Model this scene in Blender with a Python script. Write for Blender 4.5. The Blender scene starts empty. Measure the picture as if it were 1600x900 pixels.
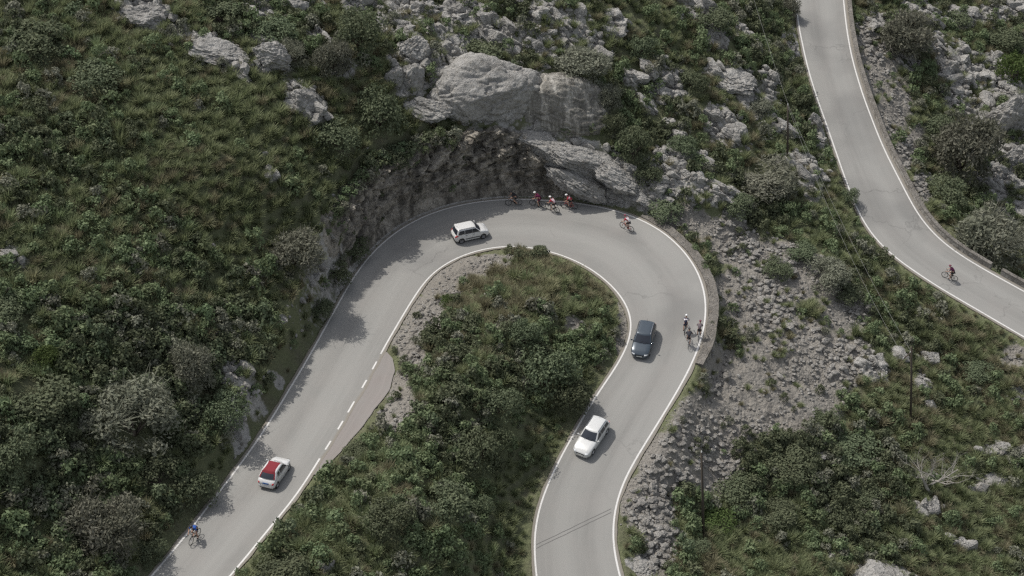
import bpy, bmesh, math, random
import numpy as np
from mathutils import Vector, Matrix, Quaternion
from mathutils.kdtree import KDTree

random.seed(11)
RNG = np.random.default_rng(11)
scene = bpy.context.scene
COL = scene.collection
PI = math.pi

# ------------------------------------------------------------------ camera
PITCH = math.radians(38.0)
DIST = 151.0
FPX = 800.0 / math.tan(math.radians(18.0))          # focal length in pixels of a 1600 wide frame
CAM = np.array([0.0, -DIST * math.cos(PITCH), DIST * math.sin(PITCH)])
FWD = np.array([0.0, math.cos(PITCH), -math.sin(PITCH)])
UPV = np.array([0.0, math.sin(PITCH), math.cos(PITCH)])
cam_data = bpy.data.cameras.new('camera')
cam = bpy.data.objects.new('camera', cam_data)
COL.objects.link(cam)
cam.location = CAM
cam.rotation_euler = (PI / 2 - PITCH, 0, 0)
cam_data.sensor_width = 36.0
cam_data.lens = 36.0 * FPX / 1600.0
cam_data.clip_start = 1.0
cam_data.clip_end = 4000.0
scene.camera = cam

def ray(u, v):
    u = np.asarray(u, float); v = np.asarray(v, float)
    x = (u - 800.0) / FPX
    y = -(v - 450.0) / FPX
    d = np.stack([x, FWD[1] + UPV[1] * y, FWD[2] + UPV[2] * y], -1)
    return d

def unproj(u, v, z):
    d = ray(u, v)
    t = (np.asarray(z, float) - CAM[2]) / d[..., 2]
    return CAM + d * t[..., None]

def proj(p):
    q = np.asarray(p, float) - CAM
    dep = q @ FWD
    dep = np.where(dep < 1, 1, dep)
    return 800 + FPX * q[..., 0] / dep, 450 - FPX * (q @ UPV) / dep, dep

# ------------------------------------------------------------------ noise
_perm = np.random.default_rng(5).permutation(256)
_perm = np.concatenate([_perm, _perm, _perm])
_grad = np.random.default_rng(6).normal(size=(256, 3))
_grad /= np.linalg.norm(_grad, axis=1)[:, None]

def perlin(p):
    p = np.asarray(p, float)
    i = np.floor(p).astype(int)
    f = p - i
    i &= 255
    w = f * f * f * (f * (f * 6 - 15) + 10)
    out = 0
    for dx in (0, 1):
        for dy in (0, 1):
            for dz in (0, 1):
                h = _perm[_perm[_perm[(i[:, 0] + dx) & 255] + ((i[:, 1] + dy) & 255)] + ((i[:, 2] + dz) & 255)]
                g = _grad[h]
                d = f - np.array([dx, dy, dz])
                wx = w[:, 0] if dx else 1 - w[:, 0]
                wy = w[:, 1] if dy else 1 - w[:, 1]
                wz = w[:, 2] if dz else 1 - w[:, 2]
                out = out + (g * d).sum(1) * wx * wy * wz
    return out * 1.5

def fbm(p, octaves=4, lac=2.1, gain=0.5):
    p = np.asarray(p, float)
    a, s, o = 1.0, 0.0, 0.0
    q = p.copy()
    for k in range(octaves):
        o = o + a * perlin(q + 17.3 * k)
        s += a
        a *= gain
        q = q * lac
    return o / s

def ridged(p, octaves=4, lac=2.1, gain=0.5):
    a, s, o = 1.0, 0.0, 0.0
    q = np.asarray(p, float).copy()
    for k in range(octaves):
        o = o + a * (1 - np.abs(perlin(q + 31.7 * k)) * 1.6)
        s += a
        a *= gain
        q = q * lac
    return o / s

def cells(p, seed=0):
    """worley noise: distance to nearest, gap to the second nearest, random id"""
    p = np.asarray(p, float)
    i = np.floor(p).astype(int)
    f1 = np.full(len(p), 9.0); f2 = np.full(len(p), 9.0); idv = np.zeros(len(p))
    for dx in (-1, 0, 1):
        for dy in (-1, 0, 1):
            for dz in (-1, 0, 1):
                c = i + np.array([dx, dy, dz])
                h = _perm[_perm[_perm[(c[:, 0] + seed) & 255] + (c[:, 1] & 255)] + (c[:, 2] & 255)]
                o = _grad[h] * 0.45 + 0.5
                d = np.linalg.norm(c + o - p, axis=1)
                n1 = d < f1
                f2 = np.where(n1, f1, np.minimum(f2, d))
                idv = np.where(n1, h / 255.0, idv)
                f1 = np.where(n1, d, f1)
    return f1, f2 - f1, idv

def smooth(a, b, x):
    t = np.clip((np.asarray(x, float) - a) / (b - a), 0, 1)
    return t * t * (3 - 2 * t)

def p3(x, y, z=0.0, s=1.0):
    x = np.asarray(x, float)
    return np.stack([x, np.asarray(y, float), np.zeros_like(x) + z], -1) * s

# ------------------------------------------------------------------ objects
def mesh_np(name, V, faces, smooth_shade=False, attrs=None, matidx=None):
    """V (n,3); faces: list of int arrays (m,3) / (m,4)"""
    V = np.asarray(V, np.float32)
    me = bpy.data.meshes.new(name)
    me.vertices.add(len(V))
    me.vertices.foreach_set('co', V.ravel())
    idx, tot = [], []
    for F in faces:
        F = np.asarray(F, np.int32)
        if len(F) == 0: continue
        idx.append(F.ravel()); tot.append(np.full(len(F), F.shape[1], np.int32))
    idx = np.concatenate(idx); tot = np.concatenate(tot)
    st = np.concatenate([[0], np.cumsum(tot)[:-1]]).astype(np.int32)
    me.loops.add(len(idx)); me.loops.foreach_set('vertex_index', idx)
    me.polygons.add(len(tot)); me.polygons.foreach_set('loop_start', st)
    try: me.polygons.foreach_set('loop_total', tot)
    except Exception: pass
    if matidx is not None: me.polygons.foreach_set('material_index', np.asarray(matidx, np.int32))
    me.update(calc_edges=True)
    me.polygons.foreach_set('use_smooth', np.full(len(tot), bool(smooth_shade)))
    for k, a in (attrs or {}).items():
        at = me.attributes.new(k, 'FLOAT', 'POINT')
        at.data.foreach_set('value', np.asarray(a, np.float32))
    me.validate()
    return me

def link(name, me, mats=None, parent=None):
    o = bpy.data.objects.new(name, me)
    COL.objects.link(o)
    if mats is not None and me is not None and len(me.materials) == 0:
        for m in (mats if isinstance(mats, (list, tuple)) else [mats]): me.materials.append(m)
    if parent is not None: o.parent = parent
    return o

def tag(o, label=None, cat=None, group=None, kind=None):
    if label: o['label'] = label
    if cat: o['category'] = cat
    if group: o['group'] = group
    if kind: o['kind'] = kind
    return o

def thing(name, label, cat, loc=(0, 0, 0), rotz=0.0, group=None):
    o = bpy.data.objects.new(name, None)
    o.empty_display_size = 0.3
    COL.objects.link(o)
    o.location = loc
    o.rotation_euler = (0, 0, rotz)
    return tag(o, label, cat, group)

class MB:
    """collects shapes into one mesh"""
    def __init__(s): s.v = []; s.f = {3: [], 4: []}; s.n = 0; s.ng = []; s.mi = []
    def add(s, V, F, mi=0):
        V = np.asarray(V, float).reshape(-1, 3)
        s.v.append(V)
        for f in F: s.ng.append([i + s.n for i in f]); s.mi.append(mi)
        s.n += len(V)
    def box(s, c, d, rot=None, mi=0):
        c = np.asarray(c, float); d = np.asarray(d, float) / 2
        V = np.array([[x, y, z] for x in (-1, 1) for y in (-1, 1) for z in (-1, 1)], float) * d
        if rot is not None: V = V @ np.array(rot).T
        s.add(V + c, [(0, 1, 3, 2), (4, 6, 7, 5), (0, 4, 5, 1), (2, 3, 7, 6), (0, 2, 6, 4), (1, 5, 7, 3)], mi)
    def tube(s, pts, rad, n=8, mi=0, cap=True):
        pts = np.asarray(pts, float)
        rad = np.broadcast_to(np.asarray(rad, float), (len(pts),))
        V = []
        pu = None
        for i, p in enumerate(pts):
            t = pts[min(i + 1, len(pts) - 1)] - pts[max(i - 1, 0)]
            t = t / (np.linalg.norm(t) + 1e-9)
            if pu is None:
                a = np.array([0, 0, 1.0]) if abs(t[2]) < 0.9 else np.array([1.0, 0, 0])
            else: a = pu
            u = a - t * (a @ t); u /= np.linalg.norm(u) + 1e-9
            pu = u
            w = np.cross(t, u)
            ang = np.arange(n) * 2 * PI / n
            V.append(p + rad[i] * (np.cos(ang)[:, None] * u + np.sin(ang)[:, None] * w))
        V = np.concatenate(V)
        F = []
        for i in range(len(pts) - 1):
            for k in range(n):
                a, b = i * n + k, i * n + (k + 1) % n
                F.append((a, b, b + n, a + n))
        if cap:
            F.append(tuple(range(n - 1, -1, -1)))
            F.append(tuple(range((len(pts) - 1) * n, len(pts) * n)))
        s.add(V, F, mi)
    def lathe(s, prof, axis_o, axis_d, n=20, mi=0, closed=False):
        """prof: (r, h) pairs round the axis"""
        d = np.asarray(axis_d, float); d /= np.linalg.norm(d)
        a = np.array([0, 0, 1.0]) if abs(d[2]) < 0.9 else np.array([1.0, 0, 0])
        u = a - d * (a @ d); u /= np.linalg.norm(u); w = np.cross(d, u)
        V = []
        for r, h in prof:
            ang = np.arange(n) * 2 * PI / n
            V.append(np.asarray(axis_o) + d * h + r * (np.cos(ang)[:, None] * u + np.sin(ang)[:, None] * w))
        V = np.concatenate(V); m = len(prof); F = []
        for i in range(m if closed else m - 1):
            j = (i + 1) % m
            for k in range(n):
                F.append((i * n + k, i * n + (k + 1) % n, j * n + (k + 1) % n, j * n + k))
        s.add(V, F, mi)
    def grid(s, P, mi=0, flip=False):
        """P (a,b,3) patch"""
        a, b = P.shape[:2]; F = []
        for i in range(a - 1):
            for j in range(b - 1):
                q = (i * b + j, i * b + j + 1, (i + 1) * b + j + 1, (i + 1) * b + j)
                F.append(q[::-1] if flip else q)
        s.add(P.reshape(-1, 3), F, mi)
    def mesh(s, name, smooth_shade=False, fix=True, attrs=None):
        me = bpy.data.meshes.new(name)
        me.from_pydata(np.concatenate(s.v).tolist(), [], s.ng)
        me.polygons.foreach_set('material_index', np.array(s.mi, np.int32))
        me.polygons.foreach_set('use_smooth', np.full(len(s.ng), bool(smooth_shade)))
        me.validate(); me.update()
        if fix:
            bm = bmesh.new(); bm.from_mesh(me)
            bmesh.ops.recalc_face_normals(bm, faces=bm.faces)
            bm.to_mesh(me); bm.free()
        return me
    def build(s, name, mats, parent=None, smooth_shade=False):
        return link(name, s.mesh(name, smooth_shade), mats, parent)

# ------------------------------------------------------------------ materials
class NT:
    def __init__(s, name):
        s.m = bpy.data.materials.new(name); s.m.use_nodes = True
        s.t = s.m.node_tree; s.t.nodes.clear()
        s.out = s.n('ShaderNodeOutputMaterial')
    def n(s, typ, **kw):
        x = s.t.nodes.new(typ)
        for k, v in kw.items(): setattr(x, k, v)
        return x
    def l(s, a, b): s.t.links.new(a, b)
    def noise(s, scale, detail=4, rough=0.55, vec=None, dim='3D'):
        x = s.n('ShaderNodeTexNoise'); x.noise_dimensions = dim
        x.inputs['Scale'].default_value = scale; x.inputs['Detail'].default_value = detail
        x.inputs['Roughness'].default_value = rough
        if vec is not None: s.l(vec, x.inputs['Vector'])
        return x.outputs['Fac']
    def ramp(s, fac, stops):
        x = s.n('ShaderNodeValToRGB'); e = x.color_ramp.elements
        while len(e) < len(stops): e.new(0.5)
        for i, (p, c) in enumerate(stops):
            e[i].position = p; e[i].color = (*c, 1) if len(c) == 3 else c
        s.l(fac, x.inputs['Fac']); return x.outputs['Color']
    def mixc(s, fac, a, b, mode='MIX'):
        x = s.n('ShaderNodeMix'); x.data_type = 'RGBA'; x.blend_type = mode
        for sock, val in ((x.inputs[0], fac), (x.inputs[6], a), (x.inputs[7], b)):
            if isinstance(val, (int, float)): sock.default_value = val
            elif isinstance(val, (tuple, list)): sock.default_value = (*val, 1) if len(val) == 3 else val
            else: s.l(val, sock)
        return x.outputs[2]
    def math(s, op, a, b=None, c=None, clamp=False):
        x = s.n('ShaderNodeMath', operation=op); x.use_clamp = clamp
        for i, val in enumerate((a, b, c)):
            if val is None: continue
            if isinstance(val, (int, float)): x.inputs[i].default_value = val
            else: s.l(val, x.inputs[i])
        return x.outputs[0]
    def attr(s, name):
        x = s.n('ShaderNodeAttribute'); x.attribute_name = name; return x.outputs['Fac']
    def coord(s, which='Object'):
        return s.n('ShaderNodeTexCoord').outputs[which]
    def bump(s, h, strength=0.5, dist=0.1, nrm=None):
        x = s.n('ShaderNodeBump'); x.inputs['Strength'].default_value = strength; x.inputs['Distance'].default_value = dist
        s.l(h, x.inputs['Height'])
        if nrm is not None: s.l(nrm, x.inputs['Normal'])
        return x.outputs['Normal']
    def princ(s, base, rough=0.8, spec=0.3, metal=0.0, coat=0.0, nrm=None):
        x = s.n('ShaderNodeBsdfPrincipled')
        if isinstance(base, (tuple, list)): x.inputs['Base Color'].default_value = (*base[:3], 1)
        else: s.l(base, x.inputs['Base Color'])
        if isinstance(rough, (int, float)): x.inputs['Roughness'].default_value = rough
        else: s.l(rough, x.inputs['Roughness'])
        x.inputs['Specular IOR Level'].default_value = spec
        x.inputs['Metallic'].default_value = metal
        x.inputs['Coat Weight'].default_value = coat
        x.inputs['Coat Roughness'].default_value = 0.05
        if nrm is not None: s.l(nrm, x.inputs['Normal'])
        return x.outputs[0]
    def done(s, sh):
        s.l(sh, s.out.inputs['Surface']); return s.m

_plain = {}
def plain(name, c, rough=0.6, spec=0.3, metal=0.0, coat=0.0, var=0.08):
    if name in _plain: return _plain[name]
    t = NT(name)
    nz = t.noise(9.0, 3)
    col = t.mixc(nz, tuple(x * (1 - var) for x in c), tuple(min(1, x * (1 + var)) for x in c))
    _plain[name] = t.done(t.princ(col, rough, spec, metal, coat))
    return _plain[name]

def leaf_mat(name, c1, c2, c3, transl=0.25):
    t = NT(name)
    tint = t.attr('tint')
    oi = t.n('ShaderNodeObjectInfo').outputs['Random']
    col = t.mixc(tint, c1, c2)
    geo = t.n('ShaderNodeNewGeometry').outputs['Position']
    nz = t.noise(0.16, 3, 0.6, geo)
    f = t.math('MULTIPLY_ADD', nz, 2.4, -0.75, clamp=True)
    col = t.mixc(t.math('MULTIPLY', f, 0.6), col, c3)
    hs = t.n('ShaderNodeHueSaturation')
    t.l(t.math('MULTIPLY_ADD', oi, 0.04, 0.48), hs.inputs['Hue'])
    t.l(t.math('MULTIPLY_ADD', oi, 0.4, 0.8), hs.inputs['Value'])
    t.l(col, hs.inputs['Color'])
    col = hs.outputs['Color']
    a = t.princ(col, 0.75, 0.15)
    b = t.n('ShaderNodeBsdfTranslucent'); t.l(col, b.inputs['Color'])
    mx = t.n('ShaderNodeMixShader'); mx.inputs[0].default_value = transl
    t.l(a, mx.inputs[1]); t.l(b.outputs[0], mx.inputs[2])
    return t.done(mx.outputs[0])

M_TUSS = leaf_mat('tussock_grass', (0.155, 0.190, 0.098), (0.345, 0.368, 0.215), (0.195, 0.240, 0.122), 0.35)
M_STRAW = leaf_mat('straw_grass', (0.20, 0.19, 0.115), (0.38, 0.355, 0.235), (0.185, 0.19, 0.11), 0.35)
M_SHRUB = leaf_mat('shrub_leaves', (0.112, 0.148, 0.078), (0.235, 0.275, 0.152), (0.150, 0.190, 0.100), 0.28)
M_DARK = leaf_mat('evergreen_leaves', (0.086, 0.108, 0.064), (0.185, 0.208, 0.125), (0.116, 0.138, 0.080), 0.24)
M_GREY = leaf_mat('grey_twig_leaves', (0.150, 0.152, 0.116), (0.275, 0.270, 0.215), (0.155, 0.168, 0.116), 0.25)
M_FRESH = leaf_mat('fresh_green_leaves', (0.077, 0.119, 0.039), (0.133, 0.182, 0.063), (0.098, 0.140, 0.050), 0.3)

def rock_mat(name, tone=1.0, warm=1.0):
    t = NT(name)
    P = t.n('ShaderNodeNewGeometry').outputs['Position']
    n1 = t.noise(0.7, 6, 0.6, P); n2 = t.noise(4.5, 6, 0.7, P)
    mp = t.n('ShaderNodeMapping'); mp.inputs['Scale'].default_value = (2.2, 2.2, 0.5); t.l(P, mp.inputs['Vector'])
    n3 = t.noise(1.6, 5, 0.65, mp.outputs[0])
    c = t.ramp(n1, [(0.3, (0.33 * tone, 0.318 * tone, 0.296 * tone)), (0.5, (0.49 * tone, 0.476 * tone, 0.447 * tone)), (0.72, (0.64 * tone, 0.625 * tone, 0.592 * tone))])
    c = t.mixc(t.math('MULTIPLY_ADD', n2, 2.6, -1.0, clamp=True), t.mixc(0.6, c, (0.15 * tone, 0.145 * tone, 0.135 * tone)), c)
    c = t.mixc(t.math('MULTIPLY_ADD', n3, 5.0, -2.9, clamp=True), c, (0.25, 0.215 , 0.165))
    c = t.mixc(1.0, c, (1.0, (1 + warm) / 2, warm), 'MULTIPLY')
    v = t.n('ShaderNodeTexVoronoi'); v.feature = 'DISTANCE_TO_EDGE'; v.inputs['Scale'].default_value = 0.75
    wv = t.n('ShaderNodeVectorMath'); wv.operation = 'MULTIPLY_ADD'
    nn = t.n('ShaderNodeTexNoise'); nn.inputs['Scale'].default_value = 1.3; nn.inputs['Detail'].default_value = 4; t.l(P, nn.inputs['Vector'])
    t.l(nn.outputs['Color'], wv.inputs[0]); wv.inputs[1].default_value = (1.1, 1.1, 1.1); t.l(P, wv.inputs[2])
    t.l(wv.outputs[0], v.inputs['Vector'])
    crack = t.math('MULTIPLY', v.outputs['Distance'], 22.0, clamp=True)
    h = t.math('ADD', t.math('MULTIPLY', n2, 0.5), t.math('ADD', t.math('MULTIPLY', crack, 0.12), t.math('MULTIPLY', n1, 0.9)))
    nb = t.bump(h, 1.0, 0.5)
    return t.done(t.princ(c, 0.92, 0.15, nrm=nb))
M_ROCK = rock_mat('limestone', 1.0)
M_DRIP = rock_mat('streaked_limestone', 0.98)
M_CLIFF = rock_mat('cliff_limestone', 0.98, 0.95)
def stain(mat, sc=(1.1, 1.1, 0.45), lo=(.40, .388, .365, 1), hi=(1.1, 1.07, 1.0, 1), pa=.40, pb=.60):
    nt_ = mat.node_tree; b = [n for n in nt_.nodes if n.type == 'BSDF_PRINCIPLED'][0]
    src = b.inputs['Base Color'].links[0].from_socket
    g_ = nt_.nodes.new('ShaderNodeNewGeometry'); mp = nt_.nodes.new('ShaderNodeMapping'); mp.inputs['Scale'].default_value = sc
    nz = nt_.nodes.new('ShaderNodeTexNoise'); nz.inputs['Scale'].default_value = 1.0; nz.inputs['Detail'].default_value = 6; nz.inputs['Roughness'].default_value = .65
    nt_.links.new(g_.outputs['Position'], mp.inputs['Vector']); nt_.links.new(mp.outputs[0], nz.inputs['Vector'])
    rp = nt_.nodes.new('ShaderNodeValToRGB'); e = rp.color_ramp.elements; e[0].position = pa; e[0].color = lo; e[1].position = pb; e[1].color = hi
    nt_.links.new(nz.outputs['Fac'], rp.inputs['Fac'])
    mx = nt_.nodes.new('ShaderNodeMix'); mx.data_type = 'RGBA'; mx.blend_type = 'MULTIPLY'; mx.inputs[0].default_value = 1.0
    nt_.links.new(src, mx.inputs[6]); nt_.links.new(rp.outputs[0], mx.inputs[7]); nt_.links.new(mx.outputs[2], b.inputs['Base Color'])
stain(M_CLIFF)
stain(M_DRIP, (1.5, 0.6, 0.16), (.66, .65, .62, 1), (1.25, 1.23, 1.18, 1), .50, .60)
M_STONE = rock_mat('scree_stone', 0.86, 0.97)

def terrain_mat():
    t = NT('hillside_soil')
    P = t.n('ShaderNodeNewGeometry').outputs['Position']
    n0 = t.noise(0.35, 5, 0.6, P); n1 = t.noise(1.6, 6, 0.65, P); n2 = t.noise(9.0, 5, 0.7, P)
    soil = t.ramp(n1, [(0.3, (0.095, 0.088, 0.064)), (0.6, (0.15, 0.138, 0.104)), (0.8, (0.20, 0.185, 0.15))])
    green = t.ramp(n2, [(0.3, (0.09, 0.104, 0.056)), (0.7, (0.19, 0.20, 0.115))])
    veg = t.mixc(t.math('MULTIPLY_ADD', n0, 3.0, -0.6, clamp=True), soil, green)
    rock = t.ramp(n1, [(0.25, (0.28, 0.268, 0.248)), (0.5, (0.44, 0.427, 0.40)), (0.75, (0.60, 0.585, 0.555))])
    rock = t.mixc(t.math('MULTIPLY_ADD', n2, 3.0, -1.1, clamp=True), t.mixc(0.5, rock, (0.14, 0.135, 0.12)), rock)
    scree = t.ramp(n2, [(0.3, (0.165, 0.153, 0.135)), (0.55, (0.27, 0.254, 0.228)), (0.75, (0.38, 0.36, 0.328))])
    scree = t.mixc(t.math('MULTIPLY_ADD', n0, 2.6, -1.0, clamp=True), scree, t.mixc(0.5, scree, (0.19, 0.17, 0.145)))
    jit = t.math('MULTIPLY_ADD', n1, 1.1, -0.55)
    def m(a): return t.math('MULTIPLY_ADD', t.math('SUBTRACT', t.math('ADD', t.attr(a), jit), 0.5), 3.5, 0.5, clamp=True)
    c = t.mixc(m('scree'), veg, scree)
    c = t.mixc(m('rock'), c, rock)
    v = t.n('ShaderNodeTexVoronoi'); v.inputs['Scale'].default_value = 3.2; t.l(P, v.inputs['Vector'])
    h = t.math('ADD', t.math('MULTIPLY', n1, 0.6), t.math('ADD', t.math('MULTIPLY', n2, 0.35), t.math('MULTIPLY', v.outputs['Distance'], 0.3)))
    return t.done(t.princ(c, 0.95, 0.1, nrm=t.bump(h, 1.0, 0.3)))
M_TERRAIN = terrain_mat()

def asphalt_mat(name, base, warm=(1, 1, 1), track=True):
    t = NT(name)
    P = t.n('ShaderNodeNewGeometry').outputs['Position']
    s, a = t.attr('along'), t.attr('across')
    cv = t.n('ShaderNodeCombineXYZ')
    t.l(t.math('MULTIPLY', s, 0.05), cv.inputs[0]); t.l(t.math('MULTIPLY', a, 9.0), cv.inputs[1])
    n1 = t.noise(1.0, 5, 0.65, cv.outputs[0])
    n2 = t.noise(0.35, 5, 0.65, P); n3 = t.noise(26.0, 3, 0.7, P); n4 = t.noise(2.2, 6, 0.7, P)
    lo = tuple(base * w * 0.82 for w in warm); hi = tuple(base * w * 1.15 for w in warm)
    c = t.mixc(t.math('MULTIPLY_ADD', n1, 2.2, -0.6, clamp=True), lo, hi)
    c = t.mixc(t.math('MULTIPLY_ADD', n2, 2.0, -0.6, clamp=True), c, tuple(base * w * 1.05 for w in (1.04, 1.0, 0.94)))
    c = t.mixc(t.math('MULTIPLY_ADD', n4, 4.0, -2.4, clamp=True), c, t.mixc(0.22, c, (0.12, 0.115, 0.11)))
    c = t.mixc(t.math('MULTIPLY', n3, 0.35), c, t.mixc(0.5, c, (0.10, 0.10, 0.10)))
    if track:
        w = t.math('SINE', t.math('MULTIPLY', a, 4 * PI * 1.0))
        c = t.mixc(t.math('MULTIPLY_ADD', w, 0.22, 0.22), c, tuple(base * 1.2 * x for x in warm))
    if track:
        ed = t.math('ABSOLUTE', t.math('SUBTRACT', a, 0.5))
        ed = t.math('MULTIPLY_ADD', t.math('ADD', ed, t.math('MULTIPLY', n4, 0.06)), 26.0, -12.4, clamp=True)
        c = t.mixc(t.math('MULTIPLY', ed, 0.7), c, (0.21, 0.185, 0.15))
        pt = t.math('MULTIPLY_ADD', t.noise(0.09, 3, 0.5, P), 9.0, -5.1, clamp=True)
        c = t.mixc(t.math('MULTIPLY', pt, 0.3), c, (0.10, 0.10, 0.10))
    v = t.n('ShaderNodeTexVoronoi'); v.feature = 'DISTANCE_TO_EDGE'; v.inputs['Scale'].default_value = 0.16
    nn = t.n('ShaderNodeTexNoise'); nn.inputs['Scale'].default_value = 0.9; nn.inputs['Detail'].default_value = 6; t.l(P, nn.inputs['Vector'])
    wv = t.n('ShaderNodeVectorMath'); wv.operation = 'MULTIPLY_ADD'
    t.l(nn.outputs['Color'], wv.inputs[0]); wv.inputs[1].default_value = (2.4, 2.4, 2.4); t.l(P, wv.inputs[2])
    t.l(wv.outputs[0], v.inputs['Vector'])
    cr = t.math('SUBTRACT', 1.0, t.math('MULTIPLY', v.outputs['Distance'], 55.0), clamp=True)
    cr = t.math('MULTIPLY', cr, t.math('MULTIPLY_ADD', t.noise(0.12, 2, 0.5, P), 5.0, -2.6, clamp=True))
    c = t.mixc(t.math('MULTIPLY', cr, 0.6), c, (0.09, 0.088, 0.085))
    return t.done(t.princ(c, 0.88, 0.2, nrm=t.bump(n3, 0.25, 0.02)))
M_ASPH = asphalt_mat('worn_asphalt', 0.248, (1.01, 1.0, 0.945))
M_LAY = asphalt_mat('brown_asphalt', 0.235, (1.09, 0.98, 0.92), False)

def paint_line_mat():
    t = NT('road_paint')
    P = t.n('ShaderNodeNewGeometry').outputs['Position']
    n = t.noise(7.0, 5, 0.7, P); n2 = t.noise(1.1, 4, 0.6, P)
    f = t.math('MULTIPLY', t.math('MULTIPLY_ADD', n, 4.0, -1.9, clamp=True), t.math('MULTIPLY_ADD', n2, 2.4, -0.6, clamp=True))
    return t.done(t.princ(t.mixc(t.math('MULTIPLY', f, 0.7), (0.62, 0.61, 0.59), (0.31, 0.30, 0.285)), 0.6, 0.3))
M_LINE = paint_line_mat()

def masonry_mat(name, c0, c1, scale=3.0):
    t = NT(name)
    P = t.n('ShaderNodeNewGeometry').outputs['Position']
    v = t.n('ShaderNodeTexVoronoi'); v.inputs['Scale'].default_value = scale; t.l(P, v.inputs['Vector'])
    ve = t.n('ShaderNodeTexVoronoi'); ve.feature = 'DISTANCE_TO_EDGE'; ve.inputs['Scale'].default_value = scale; t.l(P, ve.inputs['Vector'])
    sep = t.n('ShaderNodeSeparateColor'); t.l(v.outputs['Color'], sep.inputs[0])
    c = t.mixc(sep.outputs[0], c0, c1)
    e = t.math('MULTIPLY', ve.outputs['Distance'], 14.0, clamp=True)
    c = t.mixc(e, t.mixc(0.5, c, (0.12, 0.11, 0.10)), c)
    n = t.noise(1.2, 5, 0.65, P)
    c = t.mixc(t.math('MULTIPLY_ADD', n, 3.0, -1.3, clamp=True), c, t.mixc(0.45, c, (0.17, 0.155, 0.13)))
    return t.done(t.princ(c, 0.92, 0.15, nrm=t.bump(e, 0.6, 0.06)))
M_WALL = masonry_mat('stone_masonry', (0.21, 0.195, 0.175), (0.36, 0.345, 0.32), 2.6)
M_CONC = rock_mat('old_concrete', 0.58, 0.92)
M_BARK = plain('grey_bark', (0.12, 0.10, 0.08), 0.9, 0.1, var=0.3)
M_DEADWOOD = plain('bleached_wood', (0.33, 0.31, 0.28), 0.9, 0.1, var=0.25)
M_POLE = plain('weathered_pole_wood', (0.085, 0.072, 0.06), 0.9, 0.1, var=0.3)
M_WIRE = plain('wire_metal', (0.22, 0.22, 0.21), 0.6, 0.3)
M_CERAM = plain('white_ceramic', (0.7, 0.7, 0.68), 0.3, 0.5)
M_WIRE_SHADOW = plain('wire_shadow_paint', (0.13, 0.126, 0.122), 0.8, 0.2)  # dark strip colour standing in for the cast shadow of wires

# ------------------------------------------------------------------ roads (traced kerb lines, lifted to their own heights)
OUTER = [(238,899),(290,838),(330,785),(375,727),(415,670),(450,612),(478,566),(500,527),(522,487),(548,440),(575,402),(600,377),(630,354),(665,336),(700,324),(740,316),(780,311),(820,311),(860,313),(900,317),(940,323),(975,332),(1010,346),(1040,364),(1062,384),(1080,405),(1093,428),(1101,452),(1104,476),(1103,500),(1098,525),(1088,553),(1075,582),(1056,615),(1032,655),(1010,690),(990,722),(972,755),(962,785),(957,815),(956,845),(960,872),(968,899)]
INNER = [(360,899),(385,870),(415,832),(465,772),(501,714),(513,695),(532,665),(550,633),(570,599),(586,570),(596,550),(625,500),(653,454),(675,425),(705,406),(732,394),(767,385.5),(798,383),(825,384.5),(863,393),(891,402),(922,418),(946,435.5),(970,460),(985.5,484),(990,508),(982,539),(970,563),(953,587),(925,628),(895,680),(865,735),(842,790),(833,840),(836,885),(838,900)]
FARL = [(1244,0),(1246,30),(1252,60),(1260,98),(1272,140),(1288,185),(1303,228),(1318,272),(1332,310),(1345,340),(1358,362),(1380,388),(1405,408),(1437,430),(1472,453),(1520,480),(1560,504),(1600,527)]
FARR = [(1318,0),(1322,40),(1330,87),(1343,133),(1357,173),(1368,200),(1378,227),(1403,276),(1434,336),(1462,370),(1499,398),(1537,420),(1568,437),(1599,454)]

def z_hair(u, v):
    u = np.asarray(u, float); v = np.asarray(v, float)
    t = np.clip((v - 380) / 520, 0, 1.3)
    w = 4.0 - 9.0 * smooth(640, 825, u)
    return t * w
def z_far(u, v): return 1.0 - 9.0 * np.asarray(v, float) / 500.0

def resample(P, step=0.4):
    d = np.concatenate([[0], np.cumsum(np.linalg.norm(np.diff(P[:, :2], axis=0), axis=1))])
    n = int(d[-1] / step) + 1
    s = np.linspace(0, d[-1], n)
    return np.stack([np.interp(s, d, P[:, k]) for k in range(P.shape[1])], -1)

def smooth_line(P, k=6, it=2):
    P = P.copy()
    for _ in range(it):
        Q = np.concatenate([np.repeat(P[:1], k, 0) * 2 - P[1:k + 1][::-1], P, np.repeat(P[-1:], k, 0) * 2 - P[-k - 1:-1][::-1]])
        c = np.cumsum(np.concatenate([np.zeros((1, P.shape[1])), Q]), axis=0)
        P = (c[2 * k + 1:] - c[:-2 * k - 1]) / (2 * k + 1)
    return P

def lift(px, zf, ext0=30.0, ext1=30.0):
    a = np.array(px, float)
    P = unproj(a[:, 0], a[:, 1], zf(a[:, 0], a[:, 1]))
    d0 = P[0] - P[1]; d0 /= np.linalg.norm(d0[:2]); d1 = P[-1] - P[-2]; d1 /= np.linalg.norm(d1[:2])
    P = np.concatenate([[P[0] + d0 * ext0], P, [P[-1] + d1 * ext1]])
    return smooth_line(resample(P, 0.4), 5, 2)

def normals2(P, sign):
    t = np.gradient(P[:, :2], axis=0); t /= np.linalg.norm(t, axis=1)[:, None] + 1e-9
    return np.stack([-t[:, 1], t[:, 0]], -1) * sign

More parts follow.
